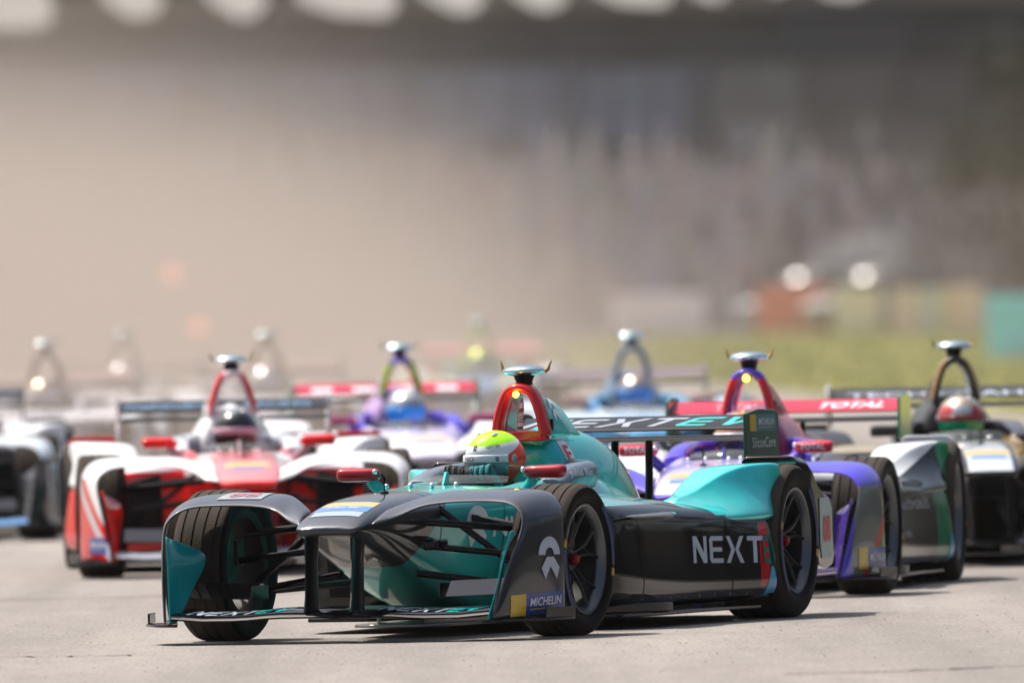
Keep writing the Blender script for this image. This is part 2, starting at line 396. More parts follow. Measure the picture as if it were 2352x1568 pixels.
    for (u, zt, wt, z2, w2, z3, w3, z4, w4) in [(-1.90, .836, .070, .825, .10, .80, .125, .66, .20), (-2.02, .850, .070, .835, .115, .79, .15, .62, .23), (-2.16, .885, .035, .855, .10, .80, .17, .60, .26), (-2.36, .895, .030, .855, .12, .79, .195, .57, .285), (-2.55, .87, .030, .835, .12, .77, .20, .55, .285), (-2.80, .81, .04, .775, .13, .70, .185, .52, .26), (-3.02, .725, .05, .70, .12, .62, .16, .45, .22), (-3.25, .62, .05, .60, .09, .53, .125, .38, .16), (-3.42, .53, .03, .50, .06, .46, .08, .36, .10)]:
        rings.append(sym_ring(u, [(0, zt), (wt * .7, zt - .004), (wt, zt - .018), (w2, z2), (w3, z3), (w4, z4), (w4 * .9, z4 - .12), (0, z4 - .13)]))
    loft(bm, rings); P['engine_cover'] = finish('engine_cover', bm, paint_cover, car, sub=2, angle=180)
    # roll hoop: arch at the front, inner cone behind it ---------------------------
    arch = cr([(-.112, .835), (-.098, .92), (-.072, 1.0), (-.045, 1.038), (0, 1.052), (.045, 1.038), (.072, 1.0), (.098, .92), (.112, .835)], 4)
    bm = bmesh.new(); rings = []
    for i, p in enumerate(arch):
        t = arch[min(i + 1, len(arch) - 1)] - arch[max(i - 1, 0)]; t = t / np.linalg.norm(t); n = np.array([-t[1], t[0]])
        uu = -1.84 - .06 * (1.05 - p[1]) * 0
        rings.append([(uu + du, (p + n * dn)[0], (p + n * dn)[1]) for du, dn in ((.0, .020), (.018, .008), (.018, -.010), (0, -.020), (-.06, -.022), (-.09, .0), (-.06, .022))])
    loft(bm, rings)
    add_box(bm, (-1.86, 0, .838), (.07, .25, .045))
    P['roll_hoop'] = finish('roll_hoop', bm, paint_hoop, car, bevel=.006, angle=70)
    for s in (1, -1):                       # duct walls running back from the arch legs, open front and rear
        leg = [(.112, .835, -2.24), (.107, .88, -2.19), (.098, .92, -2.165), (.086, .96, -2.14), (.072, 1.0, -2.10), (.052, 1.034, -2.03), (.030, 1.046, -1.97)]
        for nm, off, m_ in (('duct_liner', -.010, paint_hoop), ('duct_wall', .010, paint_cover)):
            bm = bmesh.new(); rows = []
            for v, z, ub in cr(leg, 3):
                k = (1.05 - z) / .215
                rows.append([(u_, s * (v + off + (.035 * k * t_ if off > 0 else -.0 * t_)), z - .03 * t_ * (1 - k)) for t_, u_ in [(t_, -1.85 + (ub + 1.85) * t_) for t_ in (0, .33, .66, 1)]])
            loft(bm, rows, closed=False); P[nm, s] = finish(nm, bm, m_, car, solid=.006 * (1 if off > 0 else 1), angle=60)
        bm = bmesh.new(); add_tube(bm, [(-1.93, .118 * s, .885), (-1.93, .128 * s, .885)], .014, 14, flat=1.9)
        finish('cooling_slot', bm, carbon_matt, car)
    # camera pod ----------------------------------------------------------------------
    bm = bmesh.new(); ellipsoid(bm, (-1.93, 0, 1.122), (.090, .098, .030), 32, 16)
    for v in bm.verts:
        if v.co.z < 1.122: v.co.z = 1.122 + (v.co.z - 1.122) * .75
    cp = finish('camera_pod', bm, cam_shell, car); P['camera_pod'] = cp
    bm = bmesh.new(); add_tube(bm, [(-1.93, 0, 1.04), (-1.93, 0, 1.075), (-1.93, 0, 1.11)], [.042, .036, .05], 16, flat=1)
    finish('camera_neck', bm, carbon_matt, cp)
    for s in (1, -1):
        bm = bmesh.new(); add_tube(bm, [(-1.95, .088 * s, 1.118), (-1.955, .104 * s, 1.13), (-1.96, .110 * s, 1.15), (-1.965, .117 * s, 1.168)], [.009, .008, .005, .002], 8)
        finish('antenna', bm, mat('bronze_antenna', (.25, .14, .05), .4, metal=.5), cp)
    bm = bmesh.new(); ellipsoid(bm, (-1.815, -.004, 1.022), (.012, .014, .014), 16, 10)
    P['hoop_light'] = finish('hoop_light', bm, lamp_m, car)
    # rear wing ------------------------------------------------------------------------
    bm = bmesh.new(); rr = []
    for v in (-.568, -.3, 0, .3, .568):
        rr.append([(-3.46, v, .840), (-3.475, v, .850), (-3.60, v, .873), (-3.72, v, .899), (-3.725, v, .892), (-3.60, v, .855), (-3.475, v, .834)])
    loft(bm, rr); rw = finish('rear_wing', bm, paint_wing, car, angle=50); P['rear_wing'] = rw
    bm = bmesh.new(); rr = []
    for v in (-.568, 0, .568):
        rr.append([(-3.38, v, .795), (-3.40, v, .806), (-3.52, v, .812), (-3.60, v, .806), (-3.52, v, .796), (-3.40, v, .787)])
    loft(bm, rr); finish('lower_plane', bm, carbon, rw, angle=50)
    for s in (1, -1):
        bm = bmesh.new(); add_prism(bm, [(-3.36, .705), (-3.44, .690), (-3.84, .70), (-3.87, .72), (-3.87, .905), (-3.80, .918), (-3.56, .925), (-3.36, .905)], .570 * s, .584 * s)
        P['wing_endplate', s] = finish('wing_endplate', bm, paint_wing_end, rw, bevel=.003)
        bm = bmesh.new(); add_tube(bm, [(-3.50, .08 * s, .45), (-3.52, .08 * s, .79)], .014, 10, flat=3)
        finish('wing_strut', bm, carbon, rw)
    # mirrors ----------------------------------------------------------------------------
    for s in (1, -1):
        bm = bmesh.new(); rr = []
        for (v, w, h) in [(.325, .012, .014), (.335, .030, .027), (.38, .042, .029), (.45, .046, .031), (.50, .046, .032), (.515, .040, .027), (.518, .02, .015)]:
            rr.append([(-.85 + w * a, v * s, .693 + h * b) for a, b in ((1.0, 0), (.85, .7), (.3, 1), (-.7, 1), (-.9, .6), (-.9, -.6), (-.7, -1), (.3, -1), (.85, -.7))])
        loft(bm, rr); mo = finish('mirror', bm, paint_mirror, car, sub=1, angle=180); P['mirror', s] = mo
        bm = bmesh.new(); add_box(bm, (-.893, .43 * s, .693), (.004, .15, .044)); finish('mirror_glass', bm, mglass, mo, bevel=.002)
        bm = bmesh.new(); add_tube(bm, [(-.86, .37 * s, .668), (-.86, .36 * s, .65), (-.88, .31 * s, .60)], .013, 8, flat=2); finish('mirror_stalk', bm, paint_stalk, mo)
        bm = bmesh.new(); ellipsoid(bm, (-.812, .338 * s, .705), (.012, .012, .012), 14, 10); finish('mirror_glint_bead', bm, chrome, mo)  # polished bead added to catch a sun glint
    # suspension ---------------------------------------------------------------------------
    for s in (1, -1):
        for a, b, r in [((.22, .20, .500), (.02, .66, .455), .011), ((-.28, .25, .510), (-.02, .66, .455), .011),
                        ((.20, .17, .28), (.0, .68, .205), .011), ((-.30, .21, .24), (-.02, .68, .205), .011),
                        ((.06, .22, .56), (.0, .62, .25), .010), ((.16, .20, .395), (.11, .66, .345), .010)]:
            bm = bmesh.new(); add_tube(bm, mirror_pts([a, tuple((Vector(a) + Vector(b)) / 2), b], s), r, 10, flat=1.5)
            finish('suspension_arm', bm, carbon, car)
        bm = bmesh.new(); add_box(bm, (.15, .24 * s, .40), (.12, .08, .045)); finish('steering_link_cover', bm, carbon, car, bevel=.01)
        for a, b in [((-2.75, .2, .48), (-3.08, .62, .42)), ((-3.35, .14, .46), (-3.12, .62, .42)), ((-2.75, .25, .2), (-3.08, .62, .22)), ((-3.35, .16, .2), (-3.12, .62, .22))]:
            bm = bmesh.new(); add_tube(bm, mirror_pts([a, b], s), .012, 8, flat=1.6); finish('suspension_arm', bm, carbon, car)
    # wheels -----------------------------------------------------------------------------------
    def make_wheel(front, base):
        R = .325 if front else .340; w = .122 if front else .152; rr_ = .238
        root = base
        nonlocal_name = 'wheel'
        # wheel (rim) mesh, outer face at +y
        bm = bmesh.new()
        fo = w - .018
        prof = [(fo, .240), (fo + .006, .236), (fo + .004, .226), (fo - .012, .214), (fo - .03, .206), (-w + .03, .206), (-w + .02, .236), (-w + .02, .246), (fo - .03, .240)]
        add_lathe(bm, prof, 56, 'y')
        hub = .03
        add_lathe(bm, [(fo - .06, .0001), (fo - .06, .045), (fo - .075, .060), (fo - .12, .060), (fo - .12, .0001)], 20, 'y')
        for k in range(5):
            a = 2 * math.pi * k / 5 + .3
            def pt(r, da, y): return (r * math.cos(a + da), y, r * math.sin(a + da))
            for sgn in (1, -1):
                add_tube(bm, [pt(.048, sgn * .28, fo - .075), pt(.10, sgn * .16, fo - .055), pt(.15, sgn * .20, fo - .040), pt(.209, sgn * .30, fo - .026)], [.0095, .0075, .007, .009], 6, up=Vector((0, 1, 0)))
            add_tube(bm, [pt(.13, .0, fo - .062), pt(.155, .14, fo - .042)], .006, 6, up=Vector((0, 1, 0)))
            add_tube(bm, [pt(.13, .0, fo - .062), pt(.155, -.14, fo - .042)], .006, 6, up=Vector((0, 1, 0)))
        for f in bm.faces:
            c = f.calc_center_median(); r = math.hypot(c.x, c.z)
            f.material_index = 0 if r > .203 and c.y > fo - .034 else (2 if r > .203 else 1)
        o = finish('wheel', bm, [rim_m, spoke_m, carbon_matt], root, angle=35)
        # tyre with grooves
        prof = [(-w + .015, .232)]
        side = [(w - .022, .238), (w - .006, .256), (w + .001, .280), (w - .004, R - .018), (w - .016, R - .006)]
        left = [(-a, r) for a, r in side]
        gv = [-.075, -.025, .025, .075] if front else [-.09, -.03, .03, .09]
        crown = []
        for g in gv:
            crown += [(g - .0045, R), (g - .003, R - .006), (g + .003, R - .006), (g + .0045, R)]
        prof = left + [(-w + .03, R - .001)] + crown + [(w - .03, R - .001)] + side[::-1]
        nl = len(left); total = len(prof)
        bm = bmesh.new(); add_lathe(bm, prof, 72, 'y', mat_idx=lambda i: 1 if (i < nl - 1 or i > total - nl) else 0)
        finish('tyre', bm, [rubber, rubber_side], o, angle=28)
        # coloured bands moulded on the sidewall
        for (a0, a1, r0_, r1_, m) in [(2.2, 3.25, .262, .292, mat('blue_sidewall_band', (.012, .03, .11), .45)), (3.30, 3.42, .262, .292, mat('yellow_sidewall_band', (.38, .24, .02), .45)), (-.9, .15, .262, .292, MATS['blue_sidewall_band']), (.20, .32, .262, .292, mat('yellow_sidewall_band', (.38, .24, .02), .45))]:
            bm = bmesh.new(); rows = []
            for k in range(13):
                a = a0 + (a1 - a0) * k / 12
                rows.append([(r * math.cos(a), w + .0035, r * math.sin(a)) for r in (r0_, r1_)])
            loft(bm, rows, closed=False); finish('sidewall_band', bm, m, o)
        bm = bmesh.new(); add_lathe(bm, [(fo - .058, .0001), (fo - .03, .0001), (fo - .028, .016), (fo - .04, .026), (fo - .058, .03)], 6, 'y'); finish('wheel_nut', bm, nut_red, o, angle=20)
        bm = bmesh.new(); add_lathe(bm, [(-.01, .06), (.006, .06), (.006, .15), (-.01, .15)], 40, 'y')
        add_box(bm, (.11, -.003, .05), (.07, .05, .11)); finish('brake_disc', bm, brake_m, o)
        return o
    wf = make_wheel(True, car); wr = make_wheel(False, car)
    P['wheels'] = []
    STEER = rad(4.5)
    for i, (o, u, v, r, st) in enumerate([(wf, 0, .76, .325, -STEER), (wr, -3.1, .745, .34, 0)]):
        o.location = (u, v, r); o.rotation_euler = (0, 0, st)
        c = o.copy(); COL.objects.link(c); c.location = (u, -v, r); c.rotation_euler = (0, 0, math.pi + st)
        for ch in list(o.children):
            d = ch.copy(); COL.objects.link(d); d.parent = c
        P['wheels'] += [o, c]
    return car, P
CAR0, P0 = build_proto()

# ------------------------------------------------------------------ printed lettering, wrapped onto a panel by ray casting
bpy.context.view_layer.update()
DEPS = bpy.context.evaluated_depsgraph_get()
_bvh = {}
def bvh_of(key):
    if key in _bvh: return _bvh[key]
    o = P0[key].evaluated_get(DEPS); me = o.to_mesh()
    t = BVHTree.FromPolygons([v.co.copy() for v in me.vertices], [tuple(p.vertices) for p in me.polygons])
    o.to_mesh_clear(); _bvh[key] = t; return t
NEX = {  # outlines in a unit-high box, straight; sheared when used
 'N': [[(0, 0), (.17, 0), (.17, .62), (.58, 0), (.78, 0), (.78, 1), (.61, 1), (.61, .38), (.22, 1), (0, 1)]],
 'E': [[(0, .12), (.1, 0), (.72, 0), (.72, .17), (.17, .17), (.17, .42), (.66, .42), (.66, .58), (.17, .58), (.17, .83), (.72, .83), (.72, 1), (.1, 1), (0, .88)]],
 'X': [[(0, 0), (.20, 0), (.47, .5), (.20, 1), (0, 1), (.27, .5)], [(.62, 0), (.82, 0), (.55, .5), (.82, 1), (.62, 1), (.36, .5 + .001), (.36, .5)]],
 'T': [[(.27, 0), (.44, 0), (.44, .83), (.72, .83), (.72, 1), (0, 1), (0, .83), (.27, .83)]],
 'V': [[(.30, 0), (.48, 0), (.80, 1), (.62, 1), (.39, .28), (.18, 1), (0, 1)]],
 'e': [[(0, 0), (.72, 0), (.72, .17), (0, .17)], [(0, .42), (.66, .42), (.66, .58), (0, .58)], [(0, .83), (.72, .83), (.72, 1), (0, 1)]],
}
NEX['X'] = [[(0, 0), (.18, 0), (.43, .5), (.18, 1), (0, 1), (.25, .5)], [(.68, 0), (.86, 0), (.61, .5), (.86, 1), (.68, 1), (.46, .56), (.46, .44)]]
def nex_polys(word, shear=.12, gap=.16):
    x = 0; out = []
    for ch in word:
        g = NEX[ch]; wd = max(p[0] for q in g for p in q)
        for q in g: out.append([(x + p[0] + shear * p[1], p[1]) for p in q])
        x += wd + gap
    return out, x - gap
def logo_polys():
    """round half disc above, split wing below"""
    a = []; n = 16
    outer = [(.5 * math.cos(math.pi * k / n), .5 * math.sin(math.pi * k / n)) for k in range(n + 1)]
    inner = [(.2 * math.cos(math.pi * k / n), .2 * math.sin(math.pi * k / n)) for k in range(n, -1, -1)]
    a.append([(x + .5, y + .52) for x, y in outer + inner])
    a.append([(.18, .16), (.33, .48), (.72, .48), (.92, .16), (.80, -.12), (.5, .22), (.30, -.12)])
    a[1] = [(.36, .46), (.68, .46), (.96, .16), (.82, -.14), (.53, .20), (.30, -.14), (.12, .16)]
    return a, 1.0
def font_mesh(text, bold=0.0):
    cu = bpy.data.curves.new('tmp_text', 'FONT'); cu.body = text; cu.size = 1.0; cu.offset = bold; cu.resolution_u = 3
    o = bpy.data.objects.new('tmp_text', cu); COL.objects.link(o)
    bpy.context.view_layer.update()
    dg = bpy.context.evaluated_depsgraph_get()
    me = bpy.data.meshes.new_from_object(o.evaluated_get(dg))
    bm = bmesh.new(); bm.from_mesh(me); bpy.data.meshes.remove(me)
    bpy.data.objects.remove(o); bpy.data.curves.remove(cu)
    xs = [v.co.x for v in bm.verts]; ys = [v.co.y for v in bm.verts]
    x0, x1, y0, y1 = min(xs), max(xs), min(ys), max(ys)
    for v in bm.verts: v.co = Vector(((v.co.x - x0) / (y1 - y0), (v.co.y - y0) / (y1 - y0), 0))
    return bm, (x1 - x0) / (y1 - y0)
def poly_mesh(polys):
    bm = bmesh.new()
    for q in polys: bm.faces.new([bm.verts.new((x, y, 0)) for x, y in q])
    bm.normal_update(); return bm
def decal(bm, size, m, name, parent, place, key=None, direction=None, off=.003, cell=.03):
    """bm in unit space scaled by size=(sx,sy); place(s,t)->3-D start point; cast along direction onto part `key`"""
    sx, sy = size
    for v in bm.verts: v.co = Vector((v.co.x * sx, v.co.y * sy, 0))
    bm.normal_update(); bmesh.ops.triangulate(bm, faces=bm.faces)
    for _ in range(6):
        es = [e for e in bm.edges if e.calc_length() > cell]
        if not es: break
        bmesh.ops.subdivide_edges(bm, edges=es, cuts=1); bmesh.ops.triangulate(bm, faces=[f for f in bm.faces if len(f.verts) > 3])
    if key is not None:
        tree = bvh_of(key); d = Vector(direction)
    for v in bm.verts:
        p = Vector(place(v.co.x, v.co.y))
        if key is not None:
            hit, nrm, _, _ = tree.ray_cast(p, d)
            if hit is None:
                hit, nrm, _, _ = tree.find_nearest(p)
            p = hit - d * off
        v.co = p
    me = bpy.data.meshes.new(name); bm.to_mesh(me); bm.free(); me.materials.append(m); me.shade_smooth()
    return link(name, me, parent)
def left_place(u, z, v=1.6, rise=0.0):       # reading from the front of the car to its rear on its left side
    return lambda s, t: (u - s, v, z + t + rise * s)
def front_place(u, v, z):                     # read by someone standing in front: runs from the car's right to its left
    return lambda s, t: (u, v + s, z + t)
def top_place(u, v, z=1.6):
    return lambda s, t: (u - t, v + s, z)
def rect(w=1, h=1): return poly_mesh([[(0, 0), (w, 0), (w, h), (0, h)]])

# ------------------------------------------------------------------ copies of the car
def copy_tree(o, parent=None, skip=()):
    c = o.copy(); COL.objects.link(c); c.parent = parent
    for ch in list(o.children):
        if ch.name.split('.')[0] in skip: continue
        copy_tree(ch, c, skip)
    return c
def apply_livery(root, liv):
    for o in root.children_recursive:
        if o.type != 'MESH': continue
        for sl in o.material_slots:
            if sl.material and sl.material.name in liv:
                m = liv[sl.material.name]; sl.link = 'OBJECT'; sl.material = m
def find(root, name, s=None):
    for o in root.children_recursive:
        if o.name.split('.')[0] == name:
            if s is None: return o
            if o.type == 'MESH':
                c = sum((Vector(b) for b in o.bound_box), Vector()) / 8
                if c.y * s > 0: return o
def pix_x(px, D):
    x = 0
    for _ in range(20):
        d = Vector((x, D, 0)) - Vector((0, 0, CH)); X = W / 2 + F * d.dot(RV) / d.dot(fwd); x += (px - X) * D / F
    return x
def place(o, px, D, yaw):
    y = rad(yaw); o.location = (pix_x(px, D), D, 0); o.rotation_euler = (0, 0, math.atan2(-math.cos(y), -math.sin(y)))

# ------------------------------------------------------------------ drivers
def make_driver():
    d = empty('person')
    bm = bmesh.new()
    V = [(-1.95, 0, .28), (-1.85, 0, .42), (-1.72, 0, .53), (-1.62, 0, .60), (-1.60, 0, .66),
         (-1.72, .17, .54), (-1.48, .25, .47), (-1.20, .13, .585), (-1.72, -.17, .54), (-1.48, -.25, .47), (-1.20, -.13, .585),
         (-1.6, .10, .24), (-1.0, .12, .32), (-.45, .08, .22), (-1.6, -.10, .24), (-1.0, -.12, .32), (-.45, -.08, .22)]
    E_ = [(0, 1), (1, 2), (2, 3), (3, 4), (2, 5), (5, 6), (6, 7), (2, 8), (8, 9), (9, 10), (0, 11), (11, 12), (12, 13), (0, 14), (14, 15), (15, 16)]
    R_ = [.13, .14, .13, .065, .06, .075, .05, .035, .075, .05, .035, .08, .06, .045, .08, .06, .045]
    vs = [bm.verts.new(v) for v in V]
    for a, b in E_: bm.edges.new((vs[a], vs[b]))
    me = bpy.data.meshes.new('race_suit'); bm.to_mesh(me); bm.free()
    me.materials.append(mat('race_suit_cloth', (.015, .02, .03), .8))
    o = link('race_suit', me, d)
    sk = o.modifiers.new('skin', 'SKIN'); ss = o.modifiers.new('sub', 'SUBSURF'); ss.levels = ss.render_levels = 1
    for i, sv in enumerate(me.skin_vertices[0].data): sv.radius = (R_[i], R_[i]); sv.use_root = (i == 0)
    # gloves: palm and five fingers closed round the wheel rim
    for s, mname in ((1, 'glove_cloth_left'), (-1, 'glove_cloth_right')):
        bm = bmesh.new(); c = Vector((-1.06, .062 * s, .675)); gm = 0
        pts = []; ed = []; rd = []
        def chain(start, lst):
            prev = start
            for p, r in lst:
                pts.append(p); rd.append(r); ed.append((prev, len(pts) - 1)); prev = len(pts) - 1
            return prev
        C0 = Vector((-1.045, .050 * s + .02, .700))         # knuckle centre; the wheel is turned, so both fists sit high
        pts.append(C0 + Vector((-.13, .05 * s, -.085))); rd.append(.030)
        chain(0, [(C0 + Vector((-.07, .02 * s, -.040)), .036), (C0 + Vector((-.045, .0, -.015)), .034)])
        palm = len(pts) - 1
        for k, (L_) in enumerate((.95, 1.0, .95, .82)):
            dv = (.040 - .0265 * k) * s; r = .0135 - .0006 * k
            base = C0 + Vector((-.012, dv, .016 - .003 * k))
            chain(palm, [(base, r), (base + Vector((.032 * L_, 0, .000)), r), (base + Vector((.048 * L_, 0, -.034)), r * .95), (base + Vector((.024 * L_, 0, -.060)), r * .85)])
        chain(palm, [(C0 + Vector((-.03, -.045 * s, -.012)), .013), (C0 + Vector((.0, -.056 * s, -.008)), .012), (C0 + Vector((.022, -.052 * s, -.018)), .010)])
        vs = [bm.verts.new(p) for p in pts]
        for a, b in ed: bm.edges.new((vs[a], vs[b]))
        me = bpy.data.meshes.new('glove'); bm.to_mesh(me); bm.free(); me.materials.append(mat(mname, (.03, .03, .035) if s < 0 else (.01, .17, .19), .65))
        g = link('glove', me, d); g.modifiers.new('skin', 'SKIN'); ss = g.modifiers.new('sub', 'SUBSURF'); ss.levels = ss.render_levels = 1
        for i, sv in enumerate(me.skin_vertices[0].data): sv.radius = (rd[i], rd[i]); sv.use_root = (i == 0)
        # dark seams over the knuckles
        bm = bmesh.new()
        for k in range(5):
            v = C0.y + (.053 - .0265 * k) * s
            add_tube(bm, [(C0.x - .05, v, C0.z + .012), (C0.x - .01, v, C0.z + .022 - .002 * k), (C0.x + .022, v, C0.z + .018 - .003 * k), (C0.x + .040, v, C0.z - .014), (C0.x + .042, v, C0.z - .034)], .0036, 6)
        finish('glove_seam', bm, carbon_matt, g)
    # helmet (origin at the head centre)
    bm = bmesh.new(); seg, rg = 40, 26; rows = []
    for i in range(rg + 1):
        th = math.pi * i / rg; row = []
        for k in range(seg):
            ph = 2 * math.pi * k / seg
            x, y, z = math.sin(th) * math.cos(ph), math.sin(th) * math.sin(ph), math.cos(th)
            rx = .152 if x > 0 else .146; rz = .128
            X, Y, Z = x * rx, y * .124, z * rz
            if z < -.2:                                   # chin bar juts forward, neck side tucks in
                t = (-z - .2) / .8
                X += (.022 * t if x > 0 else .02 * t * -x); Y *= 1 - .22 * t; X *= 1 - .18 * t
                if z < -.8: Z = -.8 * rz + (z + .8) * rz * .3
            if x > .3 and -.30 < z < .22: X -= .006
            row.append((X, Y, Z))
        rows.append(row)
    loft(bm, rows, cap0=False, cap1=False)
    bmesh.ops.remove_doubles(bm, verts=bm.verts, dist=.0008)
    h = finish('helmet', bm, mat('helmet_paint', WHITE, .15, coat=1.0), d, angle=50)
    h.location = (-1.49, 0, .742)
    # visor: curved band proud of the shell
    def band(z0, z1, a0, rad_off, name, m, n=24, za=0.0):
        bm = bmesh.new(); rows = []
        for k in range(n + 1):
            a = -a0 + 2 * a0 * k / n; row = []
            for j in range(6):
                z = z0 + (z1 - z0) * j / 5 + za * abs(a) / a0
                zz = z / .128; rr = math.sqrt(max(0, 1 - zz * zz))
                row.append(((.152 + rad_off) * rr * math.cos(a) if math.cos(a) > 0 else (.146 + rad_off) * rr * math.cos(a), (.124 + rad_off) * rr * math.sin(a), z))
            rows.append(row)
        loft(bm, rows, closed=False); return finish(name, bm, m, h, solid=.003)
    band(-.068, .022, 1.25, .004, 'visor', mat('visor_tint', (.10, .13, .16), .08, coat=1.0, var=.02))
    band(-.012, .022, 1.22, .0065, 'visor_strip', mat('visor_strip_white', (.70, .74, .78), .35, coat=.4))
    for s in (1, -1):
        bm = bmesh.new(); add_lathe(bm, [(0, .0001), (.012, .0001), (.012, .012), (.004, .020), (0, .020)], 18, 'y')
        for v in bm.verts: v.co.y *= s
        o = finish('visor_pivot', bm, mat('pivot_metal', (.35, .36, .38), .3, metal=.6), h); o.location = (.012, .117 * s, .004)
    for (x, y) in ((.05, .045), (.05, -.045)):
        bm = bmesh.new(); ellipsoid(bm, (x, y, .108), (.024, .010, .008), 14, 8); finish('helmet_vent', bm, chrome, h)
    return d
DRV0 = make_driver()

def cut(**k): return k
def livery(prefix, **kw):
    """kw: role -> (colour, regions)"""
    out = {}
    for role, v in kw.items():
        if isinstance(v, tuple) and len(v) == 2 and isinstance(v[1], list): c, rg = v
        else: c, rg = v, []
        src = MATS.get(role)
        out[role] = mat(prefix + '_' + role, c, .24, coat=1.0, regions=rg)
    return out


# ------------------------------------------------------------------ pixel helper for far things: world point at image position (px,py) and distance D
def at(px, py, D):
    d = fwd + RV * ((px - W / 2) / F) + UV * ((H / 2 - py) / F)
    return Vector((0, 0, CH)) + d * (D / d.y)
def tag(o, label=None, cat=None, group=None, kind=None):
    if label: o['label'] = label
    if cat: o['category'] = cat
    if group: o['group'] = group
    if kind: o['kind'] = kind
    return o

# ------------------------------------------------------------------ ground
def ground_material():
    m = bpy.data.materials.new('dusty_concrete'); m.use_nodes = True; nt = m.node_tree; N = nt.nodes; Lk = nt.links; b = N['Principled BSDF']
    tc = N.new('ShaderNodeTexCoord')
    def noise(scale, detail, st=(1, 1, 1)):
        mp = N.new('ShaderNodeMapping'); mp.inputs['Scale'].default_value = st; Lk.new(tc.outputs['Object'], mp.inputs[0])
        n = N.new('ShaderNodeTexNoise'); n.inputs['Scale'].default_value = scale; n.inputs['Detail'].default_value = detail; Lk.new(mp.outputs[0], n.inputs['Vector']); return n.outputs[0]
    big = noise(.9, 5, (1, .12, 1)); fine = noise(55, 8, (1, .10, 1)); mid = noise(7, 6, (1, .15, 1))
    def ramp(inp, a, b_, lo, hi):
        r = N.new('ShaderNodeMapRange'); r.inputs[1].default_value = a; r.inputs[2].default_value = b_; r.inputs[3].default_value = lo; r.inputs[4].default_value = hi; Lk.new(inp, r.inputs[0]); return r.outputs[0]
    def mul(a, b_):
        n = N.new('ShaderNodeMath'); n.operation = 'MULTIPLY'; Lk.new(a, n.inputs[0]); Lk.new(b_, n.inputs[1]); return n.outputs[0]
    streak = noise(1.0, 3, (1.6, .03, 1))
    k = mul(mul(mul(ramp(streak, .35, .65, .84, 1.08), ramp(big, .3, .7, .88, 1.12)), ramp(mid, .3, .7, .92, 1.08)), ramp(fine, .25, .75, .78, 1.22))
    vm = N.new('ShaderNodeVectorMath'); vm.operation = 'SCALE'; vm.inputs[0].default_value = GROUND; Lk.new(k, vm.inputs['Scale'])
    Lk.new(vm.outputs[0], b.inputs['Base Color']); b.inputs['Roughness'].default_value = .85; b.inputs['Specular IOR Level'].default_value = .25
    bp = N.new('ShaderNodeBump'); bp.inputs['Strength'].default_value = .25; bp.inputs['Distance'].default_value = .003; Lk.new(fine, bp.inputs['Height']); Lk.new(bp.outputs[0], b.inputs['Normal'])
    return m
GROUND = (.200, .183, .171)
bm = bmesh.new(); add_prism(bm, [(-1500, -200), (1500, -200), (1500, 6000), (-1500, 6000)], -.5, 0, axis='z')
gnd = finish('ground', bm, ground_material(), smooth=False); tag(gnd, kind='structure')
# tar seams between the concrete slabs: irregular shallow strips
def seam(p0, p1, w, n=40):
    bm = bmesh.new(); rows = []
    p0 = Vector(p0); p1 = Vector(p1); t = (p1 - p0).normalized(); nn = Vector((-t.y, t.x, 0))
    for k in range(n + 1):
        c = p0.lerp(p1, k / n) + nn * random.uniform(-.05, .05) * 2; ww = w * random.uniform(.3, 1.3)
        rows.append([c + nn * ww + Vector((0, 0, .004)), c - nn * ww + Vector((0, 0, .004))])
    loft(bm, rows, closed=False); return finish('road_seam', bm, mat('tar_seam', (.10, .092, .085), .8, var=.2), smooth=False)
for a, b, w in [((1.0, 66.6, 0), (4.5, 68.3, 0), .05), ((-3.5, 73.3, 0), (-1.6, 72.6, 0), .03), ((-4, 86, 0), (6, 87.5, 0), .06)]:
    tag(seam(a, b, w), kind='structure')
rgm = random.Random(5); bm = bmesh.new()
for k in range(420):
    y = rgm.uniform(65, 82); x = rgm.uniform(-.031, .031) * y; r_ = rgm.uniform(.0008, .0024)
    bmesh.ops.create_icosphere(bm, subdivisions=1, radius=r_, matrix=Matrix.Translation((x, y, r_ * .5)) @ Matrix.Diagonal((2.0, .9, .6, 1)))
tag(finish('rubber_marbles', bm, rubber, smooth=False), 'tiny crumbs of tyre rubber scattered on the pale concrete', 'debris', kind='stuff')
# grass beyond the track on the right
gp = [at(1215, 800, 380), at(1235, 838, 300), at(1500, 868, 262), at(1900, 915, 215), at(2352, 958, 182), at(2700, 985, 170)]
gp = [(p.x, p.y) for p in gp]; gp[0] = (.3, 432)
bm = bmesh.new(); add_prism(bm, gp + [(60, 170), (60, 432)], -.05, .03, axis='z')
grass_m = mat('grass_green', (.235, .235, .058), .9, var=.25, vscale=.6, spec=.2)
tag(finish('grass_verge', bm, grass_m, smooth=False), kind='structure')
bm = bmesh.new(); add_prism(bm, [(7.5, 20), (60, 20), (60, 169.5), (7.5, 169.5)], -.05, .03, axis='z')
tag(finish('grass_verge', bm, mat('reflection_dark_grass', (.035, .034, .02), .9, var=.3, vscale=1.5), smooth=False), kind='structure')  # unseen near verge, added and darkened for the car side reflections
